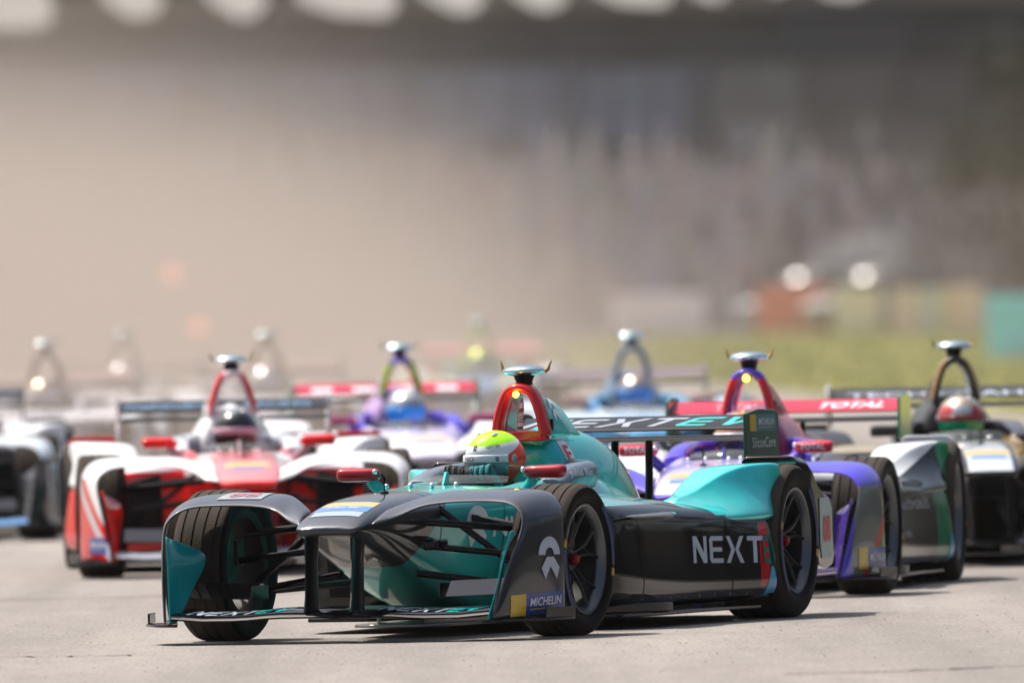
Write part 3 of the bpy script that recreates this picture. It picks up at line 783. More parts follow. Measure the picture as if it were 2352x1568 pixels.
# short blades standing on it
rg = random.Random(3); vs = []; fs = []
for k in range(14000):
    y = rg.uniform(184, 425); x = rg.uniform(-.5, .034 * y + 2)
    t = y; edge = np.interp(x, [p[0] for p in gp[1:]], [p[1] for p in gp[1:]])
    if y < edge + 1: continue
    a = rg.uniform(0, 6.28); h = rg.uniform(.05, .12); i = len(vs)
    vs += [(x - .03 * math.cos(a), y - .03 * math.sin(a), .029), (x + .03 * math.cos(a), y + .03 * math.sin(a), .029), (x + rg.uniform(-.04, .04), y, .03 + h)]; fs.append((i, i + 1, i + 2))
me = bpy.data.meshes.new('grass'); me.from_pydata(vs, [], fs); me.materials.append(mat('grass_blade', (.24, .26, .06), .8, var=.3, vscale=2))
tag(link('grass', me), 'short sunlit green grass beyond the track edge', 'grass', kind='stuff')

# ------------------------------------------------------------------ boards along the far edge of the grass
def board(x0, x1, y0, y1, D, col, label, posts=True):
    a = at(x0, y1, D); b = at(x1, y0, D); xm = (a.x + b.x) / 2; w = b.x - a.x; z1 = b.z
    r = empty('advertising_board', (xm, D, 0)); tag(r, label, 'board', 'boards along the far edge of the track')
    bm = bmesh.new(); add_box(bm, (0, 0, .03 + (z1) / 2), (w, .08, z1 - .06)); finish('board_panel', bm, mat('board_' + label.split()[0] + str(int(x0)), col, .6, var=.12, vscale=3), r, bevel=.01)
    for s in (-1, 1):
        bm = bmesh.new(); add_box(bm, (s * w * .38, .16, z1 * .42), (.06, .10, z1 * .84)); add_box(bm, (s * w * .38, .35, .02), (.08, .6, .04)); finish('board_leg', bm, carbon_matt, r)
    return r
for args in [(1402, 1618, 672, 770, 455, (.95, .86, .78), 'wide beige advertising board at the left end of the grass'),
             (1150, 1392, 690, 772, 470, (.60, .54, .49), 'long pale board fading into dust left of the beige board'),
             (1740, 1902, 655, 752, 430, (.74, .22, .16), 'brick red advertising board behind the middle of the grass'),
             (1915, 2020, 658, 748, 427, (.75, .69, .60), 'narrow sand coloured board just right of the red board'),
             (2048, 2112, 660, 758, 400, (.74, .58, .58), 'small dusty pink board beside the silver board'),
             (2116, 2160, 662, 757, 400, (.58, .62, .63), 'silver grey board between pink and orange boards'),
             (2164, 2190, 660, 756, 400, (.74, .57, .40), 'slim orange board left of the salmon board'),
             (2193, 2256, 655, 758, 400, (.77, .59, .55), 'salmon board between the orange and turquoise boards'),
             (2268, 2460, 676, 838, 288, (.20, .74, 1.0), 'large turquoise board at the right edge of the picture')]:
    board(*args)

# box truck behind the boards
tr = empty('box_truck', (at(1975, 600, 445).x, 445, 0)); tag(tr, 'pale grey box truck parked behind the red and sand boards', 'truck')
bm = bmesh.new(); add_box(bm, (.25, 0, 1.55), (1.55, 1.9, 1.6)); finish('cargo_box', bm, mat('truck_box_white', (.45, .45, .46), .4), tr, bevel=.04)
bm = bmesh.new(); add_prism(bm, [(-.55, .55), (-1.15, .55), (-1.2, 1.1), (-.95, 1.85), (-.55, 1.9)], -.85, .85); cb = finish('cab', bm, mat('truck_cab_grey', (.3, .31, .33), .3, coat=.5), tr, bevel=.04)
bm = bmesh.new(); add_box(bm, (-.88, -.856, 1.45), (.42, .012, .42)); finish('side_window', bm, mat('dark_glass', (.03, .035, .04), .06), cb)
bm = bmesh.new(); add_box(bm, (-.05, 0, .55), (2.2, 1.5, .16)); finish('chassis', bm, carbon_matt, tr)
for x in (-.8, .75):
    for y in (-.8, .8):
        bm = bmesh.new(); add_lathe(bm, [(y - .12, .0001), (y - .12, .36), (y - .08, .40), (y + .08, .40), (y + .12, .36), (y + .12, .0001)], 24, 'y', (x, 0, .40)); finish('wheel', bm, rubber, tr, angle=40)
for x, z in ((-1.0, 1.98), (.5, 2.40), (-.2, 1.9)):
    bm = bmesh.new(); ellipsoid(bm, (x, -.9, z), (.06, .06, .06), 12, 8); finish('glint_ball', bm, chrome, tr)  # chrome balls added on the truck to sparkle in the sun

for (px_, D_c, lab) in [(1885, 436, 'silver parked car added for its glint behind the red board'), (2040, 429, 'silver parked car added for its glint in front of the grey truck')]:  # cars added to throw sun glints above the boards
    pk = empty('added_glint_car', (pix_x(px_, D_c), D_c, 0)); tag(pk, lab, 'car', 'parked cars added for glints behind the boards')
    silver = mat('cabin_glint_metal', (.09, .09, .09), .2, metal=.9, var=.02, bump=.6, bscale=3)
    bm = bmesh.new(); rr = []
    for (x, zb, zt, w) in [(-2.1, .45, .70, .62), (-2.0, .28, .85, .78), (-1.2, .25, .95, .86), (0, .25, 1.0, .88), (1.3, .25, 1.0, .86), (2.0, .28, .9, .78), (2.1, .45, .75, .65)]:
        rr.append([(x, a * w, zb + b * (zt - zb)) for a, b in ((-.85, 0), (-1, .3), (-1, .75), (-.85, 1), (.85, 1), (1, .75), (1, .3), (.85, 0))])
    loft(bm, rr); finish('body', bm, mat('silver_body_paint', (.30, .30, .31), .45), pk, sub=1, angle=60)
    bm = bmesh.new(); ellipsoid(bm, (.1, 0, .95), (1.35, .78, .72), 32, 20); finish('cabin', bm, silver, pk)
    for x in (-1.3, 1.35):
        for y in (-.8, .8):
            bm = bmesh.new(); add_lathe(bm, [(y - .1, .0001), (y - .1, .28), (y - .07, .33), (y + .07, .33), (y + .1, .28), (y + .1, .0001)], 24, 'y', (x, 0, .33)); finish('wheel', bm, rubber, pk, angle=40)
    for x in (-.5, .6):
        bm = bmesh.new(); add_box(bm, (x, -.66, 1.22), (.7, .05, .3)); finish('side_window', bm, MATS['dark_glass'], pk)

# ------------------------------------------------------------------ grandstand and hospitality building far behind
DB = 480
gs = empty('grandstand', (0, DB, 0)); tag(gs, 'long hazy grandstand with glazed suites under a row of white awnings', 'grandstand')
def gbox(name, x0, x1, y0, y1, D, depth, m, bev=0):
    a = at(x0, y1, D); b = at(x1, y0, D)
    bm = bmesh.new(); add_box(bm, ((a.x + b.x) / 2, D - DB + depth / 2, (a.z + b.z) / 2), (b.x - a.x, depth, b.z - a.z))
    return finish(name, bm, m, gs, bevel=bev)
wall_m = mat('stand_wall_render', (.24, .23, .24), .8, var=.15, vscale=.4)
beam_m = mat('slate_fascia', (.050, .072, .115), .6, var=.1, vscale=1)
col_m = mat('stand_column_steel', (.21, .225, .26), .5)
win_m = mat('suite_glazing', (.30, .34, .46), .25, var=.08, vscale=.5, coat=.5)
a = at(-500, 640, DB + 2)
gbox('wall', -700, 3000, -900, 900, DB + 2.2, 1.0, wall_m)
gbox('fascia_beam', -700, 3000, 72, 140, DB, .8, beam_m, .05)
gbox('roof_deck', -700, 3000, -160, -70, DB - .5, 3.0, mat('roof_metal', (.08, .10, .13), .5, var=.1, vscale=1))
gbox('upper_wall', -700, 3000, -69, 71, DB + 1.0, .5, mat('upper_wall_render', (.34, .30, .27), .8, var=.1, vscale=1))
edges = [-300, 60, 440, 615, 940, 1310, 1600, 1900, 2250, 2600]
for i, (e0, e1) in enumerate(zip(edges[:-1], edges[1:])):
    w_ = gbox('window', e0 + 12, e1 - 12, 150, 325, DB + .9, .06, win_m)
    gbox('column', e0 - 11, e0 + 11, 141, 640, DB + .3, .5, col_m, .03)
    for t in (.33, .66):
        x = e0 + 12 + (e1 - e0 - 24) * t; a_ = at(x - 2, 325, DB + .86); b_ = at(x + 2, 150, DB + .86)
        bm = bmesh.new(); add_box(bm, ((a_.x + b_.x) / 2, .86, (a_.z + b_.z) / 2), (b_.x - a_.x, .05, b_.z - a_.z)); finish('mullion', bm, col_m, w_)
gbox('balcony_parapet', -700, 3000, 340, 385, DB - .4, .25, mat('parapet_concrete', (.24, .23, .235), .8, var=.12, vscale=.6))
for pts in [[(-90, -70), (70, -70), (122, 35), (114, 84), (60, 92), (-90, 88)], [(180, -70), (330, -70), (374, 24), (356, 60), (300, 68), (245, 32)], [(410, -70), (560, -70), (614, 26), (590, 60), (550, 71), (490, 34)],
            [(640, -70), (880, -70), (917, 28), (890, 64), (780, 60), (690, 30)], [(915, -70), (1090, -70), (1114, 22), (1088, 52), (1050, 56), (975, 18)], [(1145, -70), (1270, -70), (1304, 18), (1272, 47), (1230, 46), (1170, 8)],
            [(1330, -70), (1520, -70), (1545, 14), (1522, 38), (1430, 34), (1360, 5)], [(1560, -70), (1640, -70), (1668, 10), (1648, 30), (1605, 18), (1575, -10)], [(1740, -70), (1790, -70), (1812, -5), (1790, 9), (1760, 2)], [(1850, -70), (1970, -70), (1998, 0), (1955, 22), (1890, 14)]]:
    bm = bmesh.new(); P_ = []
    for (x, y) in pts:
        p = at(x, y - 24, DB - 2.2); P_.append(Vector((p.x, -2.2 + (p.z - 9.0 + 0) * 1.1 , p.z)))
    f = bm.faces.new([bm.verts.new(p) for p in P_]); bmesh.ops.triangulate(bm, faces=bm.faces)
    finish('awning', bm, mat('awning_fabric', (.33, .315, .30), .8, var=.04), gs, solid=.03, smooth=False)
# terraces
for k in range(9):
    a = at(-700, 0, DB); zz = .5 + .5 * k
    bm = bmesh.new(); add_box(bm, (0, -22 + 2.0 * k, zz / 2), (44, 2.0, zz)); finish('terrace_step', bm, mat('terrace_concrete', (.30, .28, .27), .85, var=.12, vscale=1), gs)
# spectators, one mass
rg = random.Random(11); bm = bmesh.new(); cols = [(.36, .31, .30), (.30, .30, .32), (.38, .34, .33), (.37, .28, .28), (.28, .29, .26), (.42, .38, .37), (.31, .31, .36)]
lay = []
for k in range(9):
    for j in range(74):
        x = -21 + j * .57 + rg.uniform(-.12, .12)
        if rg.random() < .2: continue
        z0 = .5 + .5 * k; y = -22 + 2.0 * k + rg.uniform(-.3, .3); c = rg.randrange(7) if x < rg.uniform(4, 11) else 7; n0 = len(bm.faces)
        add_box(bm, (x, y, z0 + .42), (.42, .26, .84), taper=(.8, .8)); bmesh.ops.create_icosphere(bm, subdivisions=1, radius=.12, matrix=Matrix.Translation((x, y, z0 + .98)))
        bm.faces.ensure_lookup_table()
        for f in bm.faces[n0:]: f.material_index = c
o = finish('spectators', bm, [mat('spectator_cloth_%d' % i, c, .8) for i, c in enumerate(cols + [(.11, .10, .105)])], smooth=False); o.location = (0, DB, 0)
tag(o, 'mass of spectators seated on the hazy terraces of the grandstand', 'crowd', kind='stuff')

# trees on the right
bark = mat('bark', (.06, .045, .035), .9, var=.3); leaf_ms = [mat('leaf_dark', (.012, .016, .012), .8, var=.3, vscale=1), mat('leaf_mid', (.022, .026, .017), .8, var=.3, vscale=1)]
TREES = []
def tree(px, D, h, wd, label, seed):
    rg = random.Random(seed); t = empty('tree', (pix_x(px, D), D, 0)); tag(t, label, 'tree', 'dark trees on the right'); TREES.append(t)
    bm = bmesh.new(); add_tube(bm, [(0, 0, -.1), (.1, 0, h * .25), (-.05, .1, h * .5), (.05, 0, h * .8)], [.22, .17, .11, .04], 10)
    for k in range(7):
        a = k * 2.4; z = h * (.28 + .07 * k); add_tube(bm, [(0, 0, z), (math.cos(a) * wd * .35, math.sin(a) * wd * .35, z + h * .10), (math.cos(a) * wd * .6, math.sin(a) * wd * .6, z + h * .17)], [.08, .05, .02], 7)
    finish('trunk', bm, bark, t)
    vs = []; fs = []; mi = []
    clumps = []
    for k in range(46):
        a = rg.uniform(0, 6.28); z = h * rg.uniform(.22, 1.0); r = wd * math.sin(math.pi * min(1, max(.12, (z / h - .1) / .95))) ** .7 * rg.uniform(.35, 1.0)
        clumps.append((math.cos(a) * r, math.sin(a) * r, z, rg.uniform(.4, .8)))
    for (cx, cy_, cz, cr_) in clumps:
        for _ in range(80):
            d = Vector((rg.gauss(0, 1), rg.gauss(0, 1), rg.gauss(0, .8))).normalized() * cr_ * rg.uniform(.4, 1.1); c = Vector((cx, cy_, cz)) + d
            e1 = Vector((rg.gauss(0, 1), rg.gauss(0, 1), rg.gauss(0, 1))).normalized() * .10; e2 = Vector((rg.gauss(0, 1), rg.gauss(0, 1), rg.gauss(0, 1))).normalized() * .10
            i = len(vs); vs += [c - e1, c - e2, c + e1, c + e2]; fs.append((i, i + 1, i + 2, i + 3)); mi.append(rg.random() < .45)
    me = bpy.data.meshes.new('crown'); me.from_pydata([tuple(v) for v in vs], [], fs)
    for m in leaf_ms: me.materials.append(m)
    for p, q in zip(me.polygons, mi): p.material_index = int(q)
    link('crown', me, t)
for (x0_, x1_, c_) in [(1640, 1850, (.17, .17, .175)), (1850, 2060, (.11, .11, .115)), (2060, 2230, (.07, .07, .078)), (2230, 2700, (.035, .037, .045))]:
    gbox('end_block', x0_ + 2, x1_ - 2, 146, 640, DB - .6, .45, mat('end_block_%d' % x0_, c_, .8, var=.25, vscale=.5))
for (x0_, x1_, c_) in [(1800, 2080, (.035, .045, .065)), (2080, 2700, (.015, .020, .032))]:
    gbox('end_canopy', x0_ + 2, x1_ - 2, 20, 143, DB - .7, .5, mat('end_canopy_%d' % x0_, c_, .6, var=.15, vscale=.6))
tree(2345, 385, 6.6, 1.9, 'dark bushy tree cut by the right edge of the picture', 1)

# unseen trees added right of the frame so the car sides reflect dark
for k, (x, y, h) in enumerate([(19, 92, 8.5), (21, 104, 9.5), (24, 118, 9), (27, 134, 10), (31, 152, 10), (36, 176, 11), (42, 204, 11), (18, 82, 8), (18, 71, 8.5), (18, 61, 8), (19, 51, 9), (21, 40, 9)]):
    tree(1176, 300, h, 5.2 if k else 5.6, 'unseen dark tree added right of the track to darken car reflections', 20 + k)
    t_ = TREES[-1]; t_.location = (x, y, 0); t_['group'] = 'trees added right of the track for reflections'

hg = empty('hedge', (0, 0, 0)); tag(hg, 'unseen dark hedge added right of the track to darken car reflections', 'hedge')  # unseen hedge added below the crowns, dark for the car side reflections
bm = bmesh.new(); rr = []; rgh = random.Random(9)
for k in range(90):
    y = 25 + 2.2 * k; xo = 16.5 + max(0, y - 90) * .17
    rr.append([(xo + a + rgh.uniform(-.12, .12), y, b + rgh.uniform(-.12, .12)) for a, b in ((0, 0), (-.1, 1.2), (.05, 2.4), (.6, 2.75), (1.4, 2.6), (1.7, 1.2), (1.7, 0))])
loft(bm, rr); finish('reflection_hedge', bm, mat('reflection_hedge_dark', (.010, .010, .008), .9, var=.4, vscale=3, bump=.5, bscale=6), hg, angle=60)

# orange marker lights in the dust on the left
for (x, y, D, r, lab) in [(395, 628, 300, .14, 'orange marshal signal panel on a tall post in the dust'), (455, 752, 240, .10, 'lower faint orange marshal panel on a short post in the dust')]:
    p = at(x, y, D); t = empty('signal_post', (p.x, D, 0)); tag(t, lab, 'signal', 'orange marshal panels in the dust')
    bm = bmesh.new(); add_tube(bm, [(0, .05, 0), (0, .05, p.z)], .03, 8); finish('post', bm, carbon_matt, t)
    bm = bmesh.new(); add_box(bm, (0, 0, p.z), (2 * r, .04, 2 * r)); finish('signal_panel', bm, mat('orange_signal', (.8, .25, .08), .4, emit=((1, .22, .07), 11)), t, bevel=.01)

# ------------------------------------------------------------------ liveries
def liv(prefix, **kw):
    out = {}
    for role, v in kw.items():
        c, rg, rough = (v + (None, None))[:3] if isinstance(v[0], tuple) else (v, [], None)
        out[role] = mat(prefix + ' ' + role.replace('_', ' '), c, rough or .24, coat=1.0, regions=rg or [], metal=.75 if (prefix, role) == ('lead', 'paint_body') else 0) if role != 'paint_wing' else mat(prefix + ' paint wing', c, .4, coat=.25, spec=.15)
    return out
def P_(**k): return k
GRASSY = (.02, .20, .07)
lead = liv('lead', paint_body=(PEARL, [([P_(x=-1, z=-1.4, d=-.79)], TEAL)], .48),
    paint_sidepod=(BLK, [([P_(z=1, d=.535), P_(Y=-1, d=-.66)], (.10, .30, .33)), ([P_(z=1, d=.47), P_(x=-1, z=.9, d=2.66)], TEAL),
                         ([P_(x=-1, d=2.60), P_(Y=1, d=.6), P_(z=1, d=.12), P_(z=-1, d=-.42)], (.0, .07, .055)),
                         ([P_(x=-1, z=-.15, d=2.55), P_(x=1, z=.15, d=-2.63), P_(Y=1, d=.6), P_(z=1, d=.15), P_(z=-1, d=-.43)], (.42, .012, .02))]),
    paint_vane=((0, .22, .24),), )
race = 'race cars on the track'; crew = 'drivers sitting in their race cars'
CAR_CLEAN = copy_tree(CAR0)
for o_ in [CAR_CLEAN] + CAR_CLEAN.children_recursive: pass
tag(CAR0, 'black and teal open wheel race car leading the field, nearest the camera', 'race car', race)
apply_livery(CAR0, lead); place(CAR0, 907, 75, 17.5)

# --- lead car lettering
def D_(root, name, key, part, polys_or_bm, size, m, pl, direction=None, off=.003, cell=.03, s=None):
    bm = polys_or_bm if not isinstance(polys_or_bm, list) else poly_mesh(polys_or_bm)
    par = find(root, part, s)
    k = key
    return decal(bm, size, m, name, par, pl, k, direction, off, cell)
grey_print = mat('grey_print', (.40, .46, .54), .35, coat=.5); teal_print = mat('teal_print', (0, .50, .46), .3, coat=.6); dteal = mat('deep_teal_print', (0, .10, .10), .35, coat=.6)
blue_st = mat('blue_sticker', (.02, .06, .26), .35, coat=.5); yel_st = mat('yellow_sticker', (.62, .42, .03), .35, coat=.5); white_st = mat('white_sticker', (.72, .75, .75), .4, coat=.4)
red_print = mat('red_print', (.55, .03, .04), .4, coat=.3); sky_st = mat('light_blue_sticker', (.05, .33, .55), .35, coat=.5); dark_print = mat('dark_print', (.015, .02, .03), .35, coat=.4)
lp = (0, -1, 0); fp = (-1, 0, 0); tp = (0, 0, -1)
q, w_ = nex_polys('NEXT'); D_(CAR0, 'lettering', ('sidepod', 1), 'sidepod', q, (.205, .118), grey_print, left_place(-1.88, .268, rise=-.02), lp, s=1)
q, w_ = nex_polys('EV'); D_(CAR0, 'lettering', ('sidepod', 1), 'sidepod', q, (.075, .118), dteal, left_place(-2.615, .252, rise=-.02), lp, s=1, off=.006)
def tri(): return poly_mesh([[(0, 0), (1, 0), (.62, 1), (.5, 1)]])
D_(CAR0, 'triangle_sticker', ('sidepod', 1), 'sidepod', tri(), (.15, .15), sky_st, left_place(-2.60, .085), lp, s=1)
lg, _ = logo_polys(); D_(CAR0, 'emblem', ('front_wheel_fairing', 1), 'front_wheel_fairing', lg, (.185, .155), grey_print, left_place(.60, .275), lp, s=1, off=.004)
D_(CAR0, 'sticker', ('front_wheel_fairing', 1), 'front_wheel_fairing', rect(), (.11, .092), yel_st, left_place(.805, .098, rise=.03), lp, s=1, off=.003)
D_(CAR0, 'sticker', ('front_wheel_fairing', 1), 'front_wheel_fairing', rect(), (.305, .092), blue_st, left_place(.695, .101, rise=.03), lp, s=1, off=.003)
t, a = font_mesh('MICHELIN', .02)
for v in t.verts: v.co.x += .2 * v.co.y
D_(CAR0, 'lettering', ('front_wheel_fairing', 1), 'front_wheel_fairing', t, (.255 / (a + .2), .036), white_print, left_place(.670, .139, rise=.03), lp, s=1, off=.006, cell=.02)
D_(CAR0, 'underline', ('front_wheel_fairing', 1), 'front_wheel_fairing', rect(), (.20, .005), yel_st, left_place(.67, .124, rise=.03), lp, s=1, off=.006)
lg, _ = logo_polys(); D_(CAR0, 'emblem', 'body', 'body', lg, (.24, .155), white_st, left_place(-.20, .40), lp, off=.003)
t, a = font_mesh('NIO', .01); D_(CAR0, 'lettering', 'body', 'body', t, (.42 / a, .085), white_st, left_place(-.50, .42), lp, off=.003)
q, w_ = nex_polys('NEXT', .35); D_(CAR0, 'lettering', 'rear_wing', 'rear_wing', q, (.196, .034), mat('wing_grey_print', (.34, .38, .42), .3, coat=.5), front_place(-3.0, -.535, .856), fp, off=.003)
q, w_ = nex_polys('EV', .35); D_(CAR0, 'lettering', 'rear_wing', 'rear_wing', q, (.196, .034), teal_print, front_place(-3.0, -.535 + 3.72 * .196, .856), fp, off=.003)
for v0 in (-.655, .20):
    q, w_ = nex_polys('NEXT', .3); D_(CAR0, 'lettering', 'front_wing', 'front_wing', q, (.082, .13), grey_print, top_place(.86, v0), tp)
    q, w_ = nex_polys('EV', .3); D_(CAR0, 'lettering', 'front_wing', 'front_wing', q, (.082, .13), teal_print, top_place(.86, v0 + 3.66 * .082), tp)
# bands on the nose
def nose_band(root, col, u0, u1, w=.118, m=None):
    decal(rect(), (2 * w, u0 - u1), m, 'nose_band', find(root, 'body'), top_place(u0, -w), 'body', tp, off=.002)
yb = mat('pale_yellow_band', (.62, .42, .14), .35, coat=.6); bb = mat('mid_blue_band', (.08, .22, .45), .35, coat=.6); gb = mat('grey_nose_panel', (.30, .36, .42), .35, coat=.6)
nose_band(CAR0, 0, .62, .52, m=yb); nose_band(CAR0, 0, .72, .62, m=bb); nose_band(CAR0, 0, .80, .725, .11, m=gb)
t, a = font_mesh('Julius B\u00e4r', .01); decal(t, (.15 / a, .04), white_print, 'lettering', find(CAR0, 'body'), top_place(.69, -.075), 'body', tp, off=.005)
for u_ in (.06, -.62):
    decal(rect(), (.36, .007), dark_print, 'panel_gap', find(CAR0, 'body'), top_place(u_, -.18), 'body', tp, off=.0015)
for u_, z0_, h_ in ((.06, .42, .18), (-.62, .15, .42)):
    decal(rect(.007, 1), (1, h_), dark_print, 'panel_gap', find(CAR0, 'body'), left_place(u_, z0_), 'body', lp, off=.0015)
for u_, h_ in ((-1.25, .36), (-2.3, .34)):
    decal(rect(.007, 1), (1, h_), carbon_matt, 'panel_gap', find(CAR0, 'sidepod', 1), left_place(u_, .11), ('sidepod', 1), lp, off=.0015)
for k in range(9):
    decal(poly_mesh([[(math.cos(a_ * math.pi / 4), math.sin(a_ * math.pi / 4)) for a_ in range(8)]]), (.007, .007), steel, 'fastener', find(CAR0, 'sidepod', 1), left_place(-1.1 - .17 * k, .125), ('sidepod', 1), lp, off=.002)
# start number
for (key, part, pl, dr, sz) in [(('rear_wheel_pod', 1), 'rear_wheel_pod', left_place(-3.64, .25), lp, (.30, .27))]:
    D_(CAR0, 'number_panel', key, part, poly_mesh([[(0, .25), (.12, 0), (.88, 0), (1, .2), (1, .8), (.75, 1), (.0, 1)]]), sz, mat('shaded_white_number_panel', (.36, .46, .42), .45), pl, dr, s=1)  # white panel with its shade put into the greenish colour
    t, a = font_mesh('88', .02); D_(CAR0, 'number', key, part, t, (.18 / a, .12), red_print, left_place(-3.71, .32), lp, s=1, off=.006)
D_(CAR0, 'number_panel', ('front_wheel_fairing', -1), 'front_wheel_fairing', rect(), (.20, .22), mat('grey_number_panel', (.30, .32, .36), .4, coat=.6), top_place(.52, -.62), tp, s=-1)
t, a = font_mesh('88', .01); D_(CAR0, 'number', ('front_wheel_fairing', -1), 'front_wheel_fairing', t, (.13 / a, .12), mat('faded_red_print', (.38, .14, .16), .4), top_place(.48, -.585), tp, s=-1, off=.006)
# rear wing endplate
rwp = find(CAR0, 'rear_wing'); epl = [c for c in rwp.children if c.name.startswith('wing_endplate') and sum(b[1] for b in c.bound_box) > 0][0]
def ep(bm, size, m, u, z, nm='sticker', off=.002):
    decal(bm, size, m, nm, epl, lambda s, t: (u - s, .5845 + off, z + t))
tq = mat('blue_green_sticker', (.05, .20, .24), .4, coat=.3)
ep(rect(), (.10, .075), yel_st, -3.41, .825); ep(rect(), (.30, .075), tq, -3.515, .825)
t, a = font_mesh('MICHELIN', .01); ep(t, (.24 / a, .030), white_print, -3.545, .852, 'lettering', .004)
ep(rect(), (.2, .003), yel_st, -3.55, .840, 'underline', .004)
t, a = font_mesh('SiliconCore'); ep(t, (.36 / a, .046), white_print, -3.44, .752, 'lettering', .004)
# engine cover and cockpit side
lg, _ = logo_polys(); D_(CAR0, 'emblem', ('duct_wall', 1), 'duct_wall', lg, (.10, .085), white_st, left_place(-1.97, .915), lp, off=.003, cell=.02, s=1)
D_(CAR0, 'number_panel', 'engine_cover', 'engine_cover', poly_mesh([[(.1, 0), (.9, 0), (1, .1), (1, .9), (.9, 1), (.1, 1), (0, .9), (0, .1)]]), (.085, .115), white_st, left_place(-1.98, .70), lp, off=.003, cell=.02)
t, a = font_mesh('E', .03); D_(CAR0, 'lettering', 'engine_cover', 'engine_cover', t, (.055 / a, .075), red_print, left_place(-1.995, .72), lp, off=.006, cell=.02)
t, a = font_mesh('Julius B\u00e4r', .01); D_(CAR0, 'lettering', 'cockpit_surround', 'cockpit_surround', t, (.34 / a, .040), white_print, left_place(-1.45, .655), lp, off=.003, cell=.02)

# --- the other cars
def new_car(px, D, yaw, label, colours, skip=()):
    c = copy_tree(CAR_CLEAN, None, skip); place(c, px, D, yaw); tag(c, label, 'race car', race); apply_livery(c, colours); return c
far_skip = ('hoop_light', 'suspension_arm', 'sensor_button', 'pitot_tube', 'brake_disc', 'wheel_nut', 'sidewall_band', 'cooling_slot', 'rain_light', 'scuttle_fin', 'steering_link_cover', 'endplate_vane')
LIME = (.30, .42, .02); PUR = (.055, .035, .38); LIL = (.50, .46, .78); FW = (.72, .72, .76)
VR = (.40, .02, .05)
purple = liv('violet', paint_body=(LIL, [([P_(z=-1, d=-.50)], PUR)]), paint_fairing=((.075, .055, .50), [([P_(Y=1, d=.775), P_(x=1, z=1.30, d=.60), P_(x=-1, z=-.35, d=-.90), P_(z=-1, x=0, d=-.52)], (.13, .15, .14)), ([P_(Y=1, d=.775), P_(x=-1, z=-1.1, d=-.78), P_(z=-1, d=-.45)], GRASSY), ([P_(Y=1, d=.775), P_(x=-1, z=-1.1, d=-.80), P_(x=1, z=1.1, d=.72), P_(z=-1, d=-.45)], (.5, .03, .03))]),
    paint_sidepod=((.012, .012, .014), [([P_(z=1, d=.53)], (.5, .52, .56)), ([P_(x=-1, z=-.2, d=2.42), P_(z=-1, d=-.44), P_(z=1, d=.12)], (.01, .15, .07))]), paint_rear=((.62, .66, .68), [([P_(Y=1, z=-.9, d=.20)], (.015, .02, .02)), ([P_(Y=1, z=-.9, d=.20), P_(x=-1, d=2.80)], (.02, .22, .10))]),
    paint_cover=((.35, .03, .10),), paint_hoop=((.07, .04, .42), [([P_(Y=1, z=.36, d=.413), P_(z=-1, d=-1.02)], (.55, .01, .02))]), paint_wing=(VR,), paint_wing_end=((.03, .22, .12),), paint_pod=((.55, .58, .62),), paint_mirror=((.50, .015, .04),), paint_stalk=((.05, .03, .3),), paint_pad=((.08, .05, .50),), paint_front_wing=((.03, .02, .06),), paint_pylon=(BLK,), paint_vane=((.06, .03, .22),), paint_blister=((.5, .5, .55),))
redc = liv('red', paint_body=((.72, .70, .72), [([P_(Y=-1, d=-.17), P_(x=1, d=-.9)], (.74, .20, .22)), ([P_(z=-1, d=-.50)], RED), ([P_(x=-1, d=.55), P_(Y=1, d=.22)], RED)]), paint_fairing=((.72, .72, .74), [([P_(z=-1, Y=0, d=-.525), P_(Y=1, d=.70), P_(x=-1, z=-1.35, d=-1.21)], RED), ([P_(z=-1, d=-.52), P_(Y=1, d=.70), P_(x=1, z=1.35, d=1.02), P_(x=-1, z=-1.35, d=-1.12)], (.50, .52, .56))]),
    paint_sidepod=(RED, [([P_(z=1, d=.54)], FW)]), paint_rear=((.76, .78, .80),), paint_cover=((.72, .72, .74), [([P_(z=1, d=.88), P_(x=1, d=-2.1)], (.6, .12, .14))]), paint_hoop=((.68, .58, .62), [([P_(Y=1, z=.36, d=.42)], (.62, .05, .06))]), paint_wing=((.004, .005, .007),), paint_wing_end=((.35, .36, .40),), paint_pod=(RED,), paint_mirror=((.75, .01, .01),), paint_stalk=((.45, .4, .42),), paint_pad=((.55, .60, .66),), paint_front_wing=((.25, .27, .32),), paint_pylon=((.03, .03, .04),), paint_vane=(RED,), paint_blister=(FW,))
gold = liv('gold', paint_body=((.012, .011, .010), [([P_(z=1, x=.12, d=.60), P_(Y=-1, d=-.115)], (.45, .50, .56)), ([P_(Y=1, d=.15), P_(z=1, d=.52)], (.45, .28, .06))]), paint_fairing=((.012, .011, .01), [([P_(z=1, d=.60)], (.30, .24, .14)), ([P_(Y=1, d=.80), P_(x=1, z=1, d=.8)], (.02, .02, .02))]), paint_sidepod=((.012, .011, .01),), paint_rear=((.02, .02, .02),), paint_cover=((.015, .014, .012),), paint_hoop=((.02, .018, .02), [([P_(Y=1, z=.36, d=.43)], (.30, .19, .07))]),
    paint_wing=((.025, .022, .016),), paint_wing_end=((.30, .28, .26),), paint_pod=((.02, .02, .02),), paint_mirror=((.02, .02, .02),), paint_stalk=((.02, .02, .02),), paint_pad=((.03, .03, .04),), paint_front_wing=((.02, .02, .02),), paint_pylon=((.02, .02, .02),), paint_vane=((.03, .03, .03),))
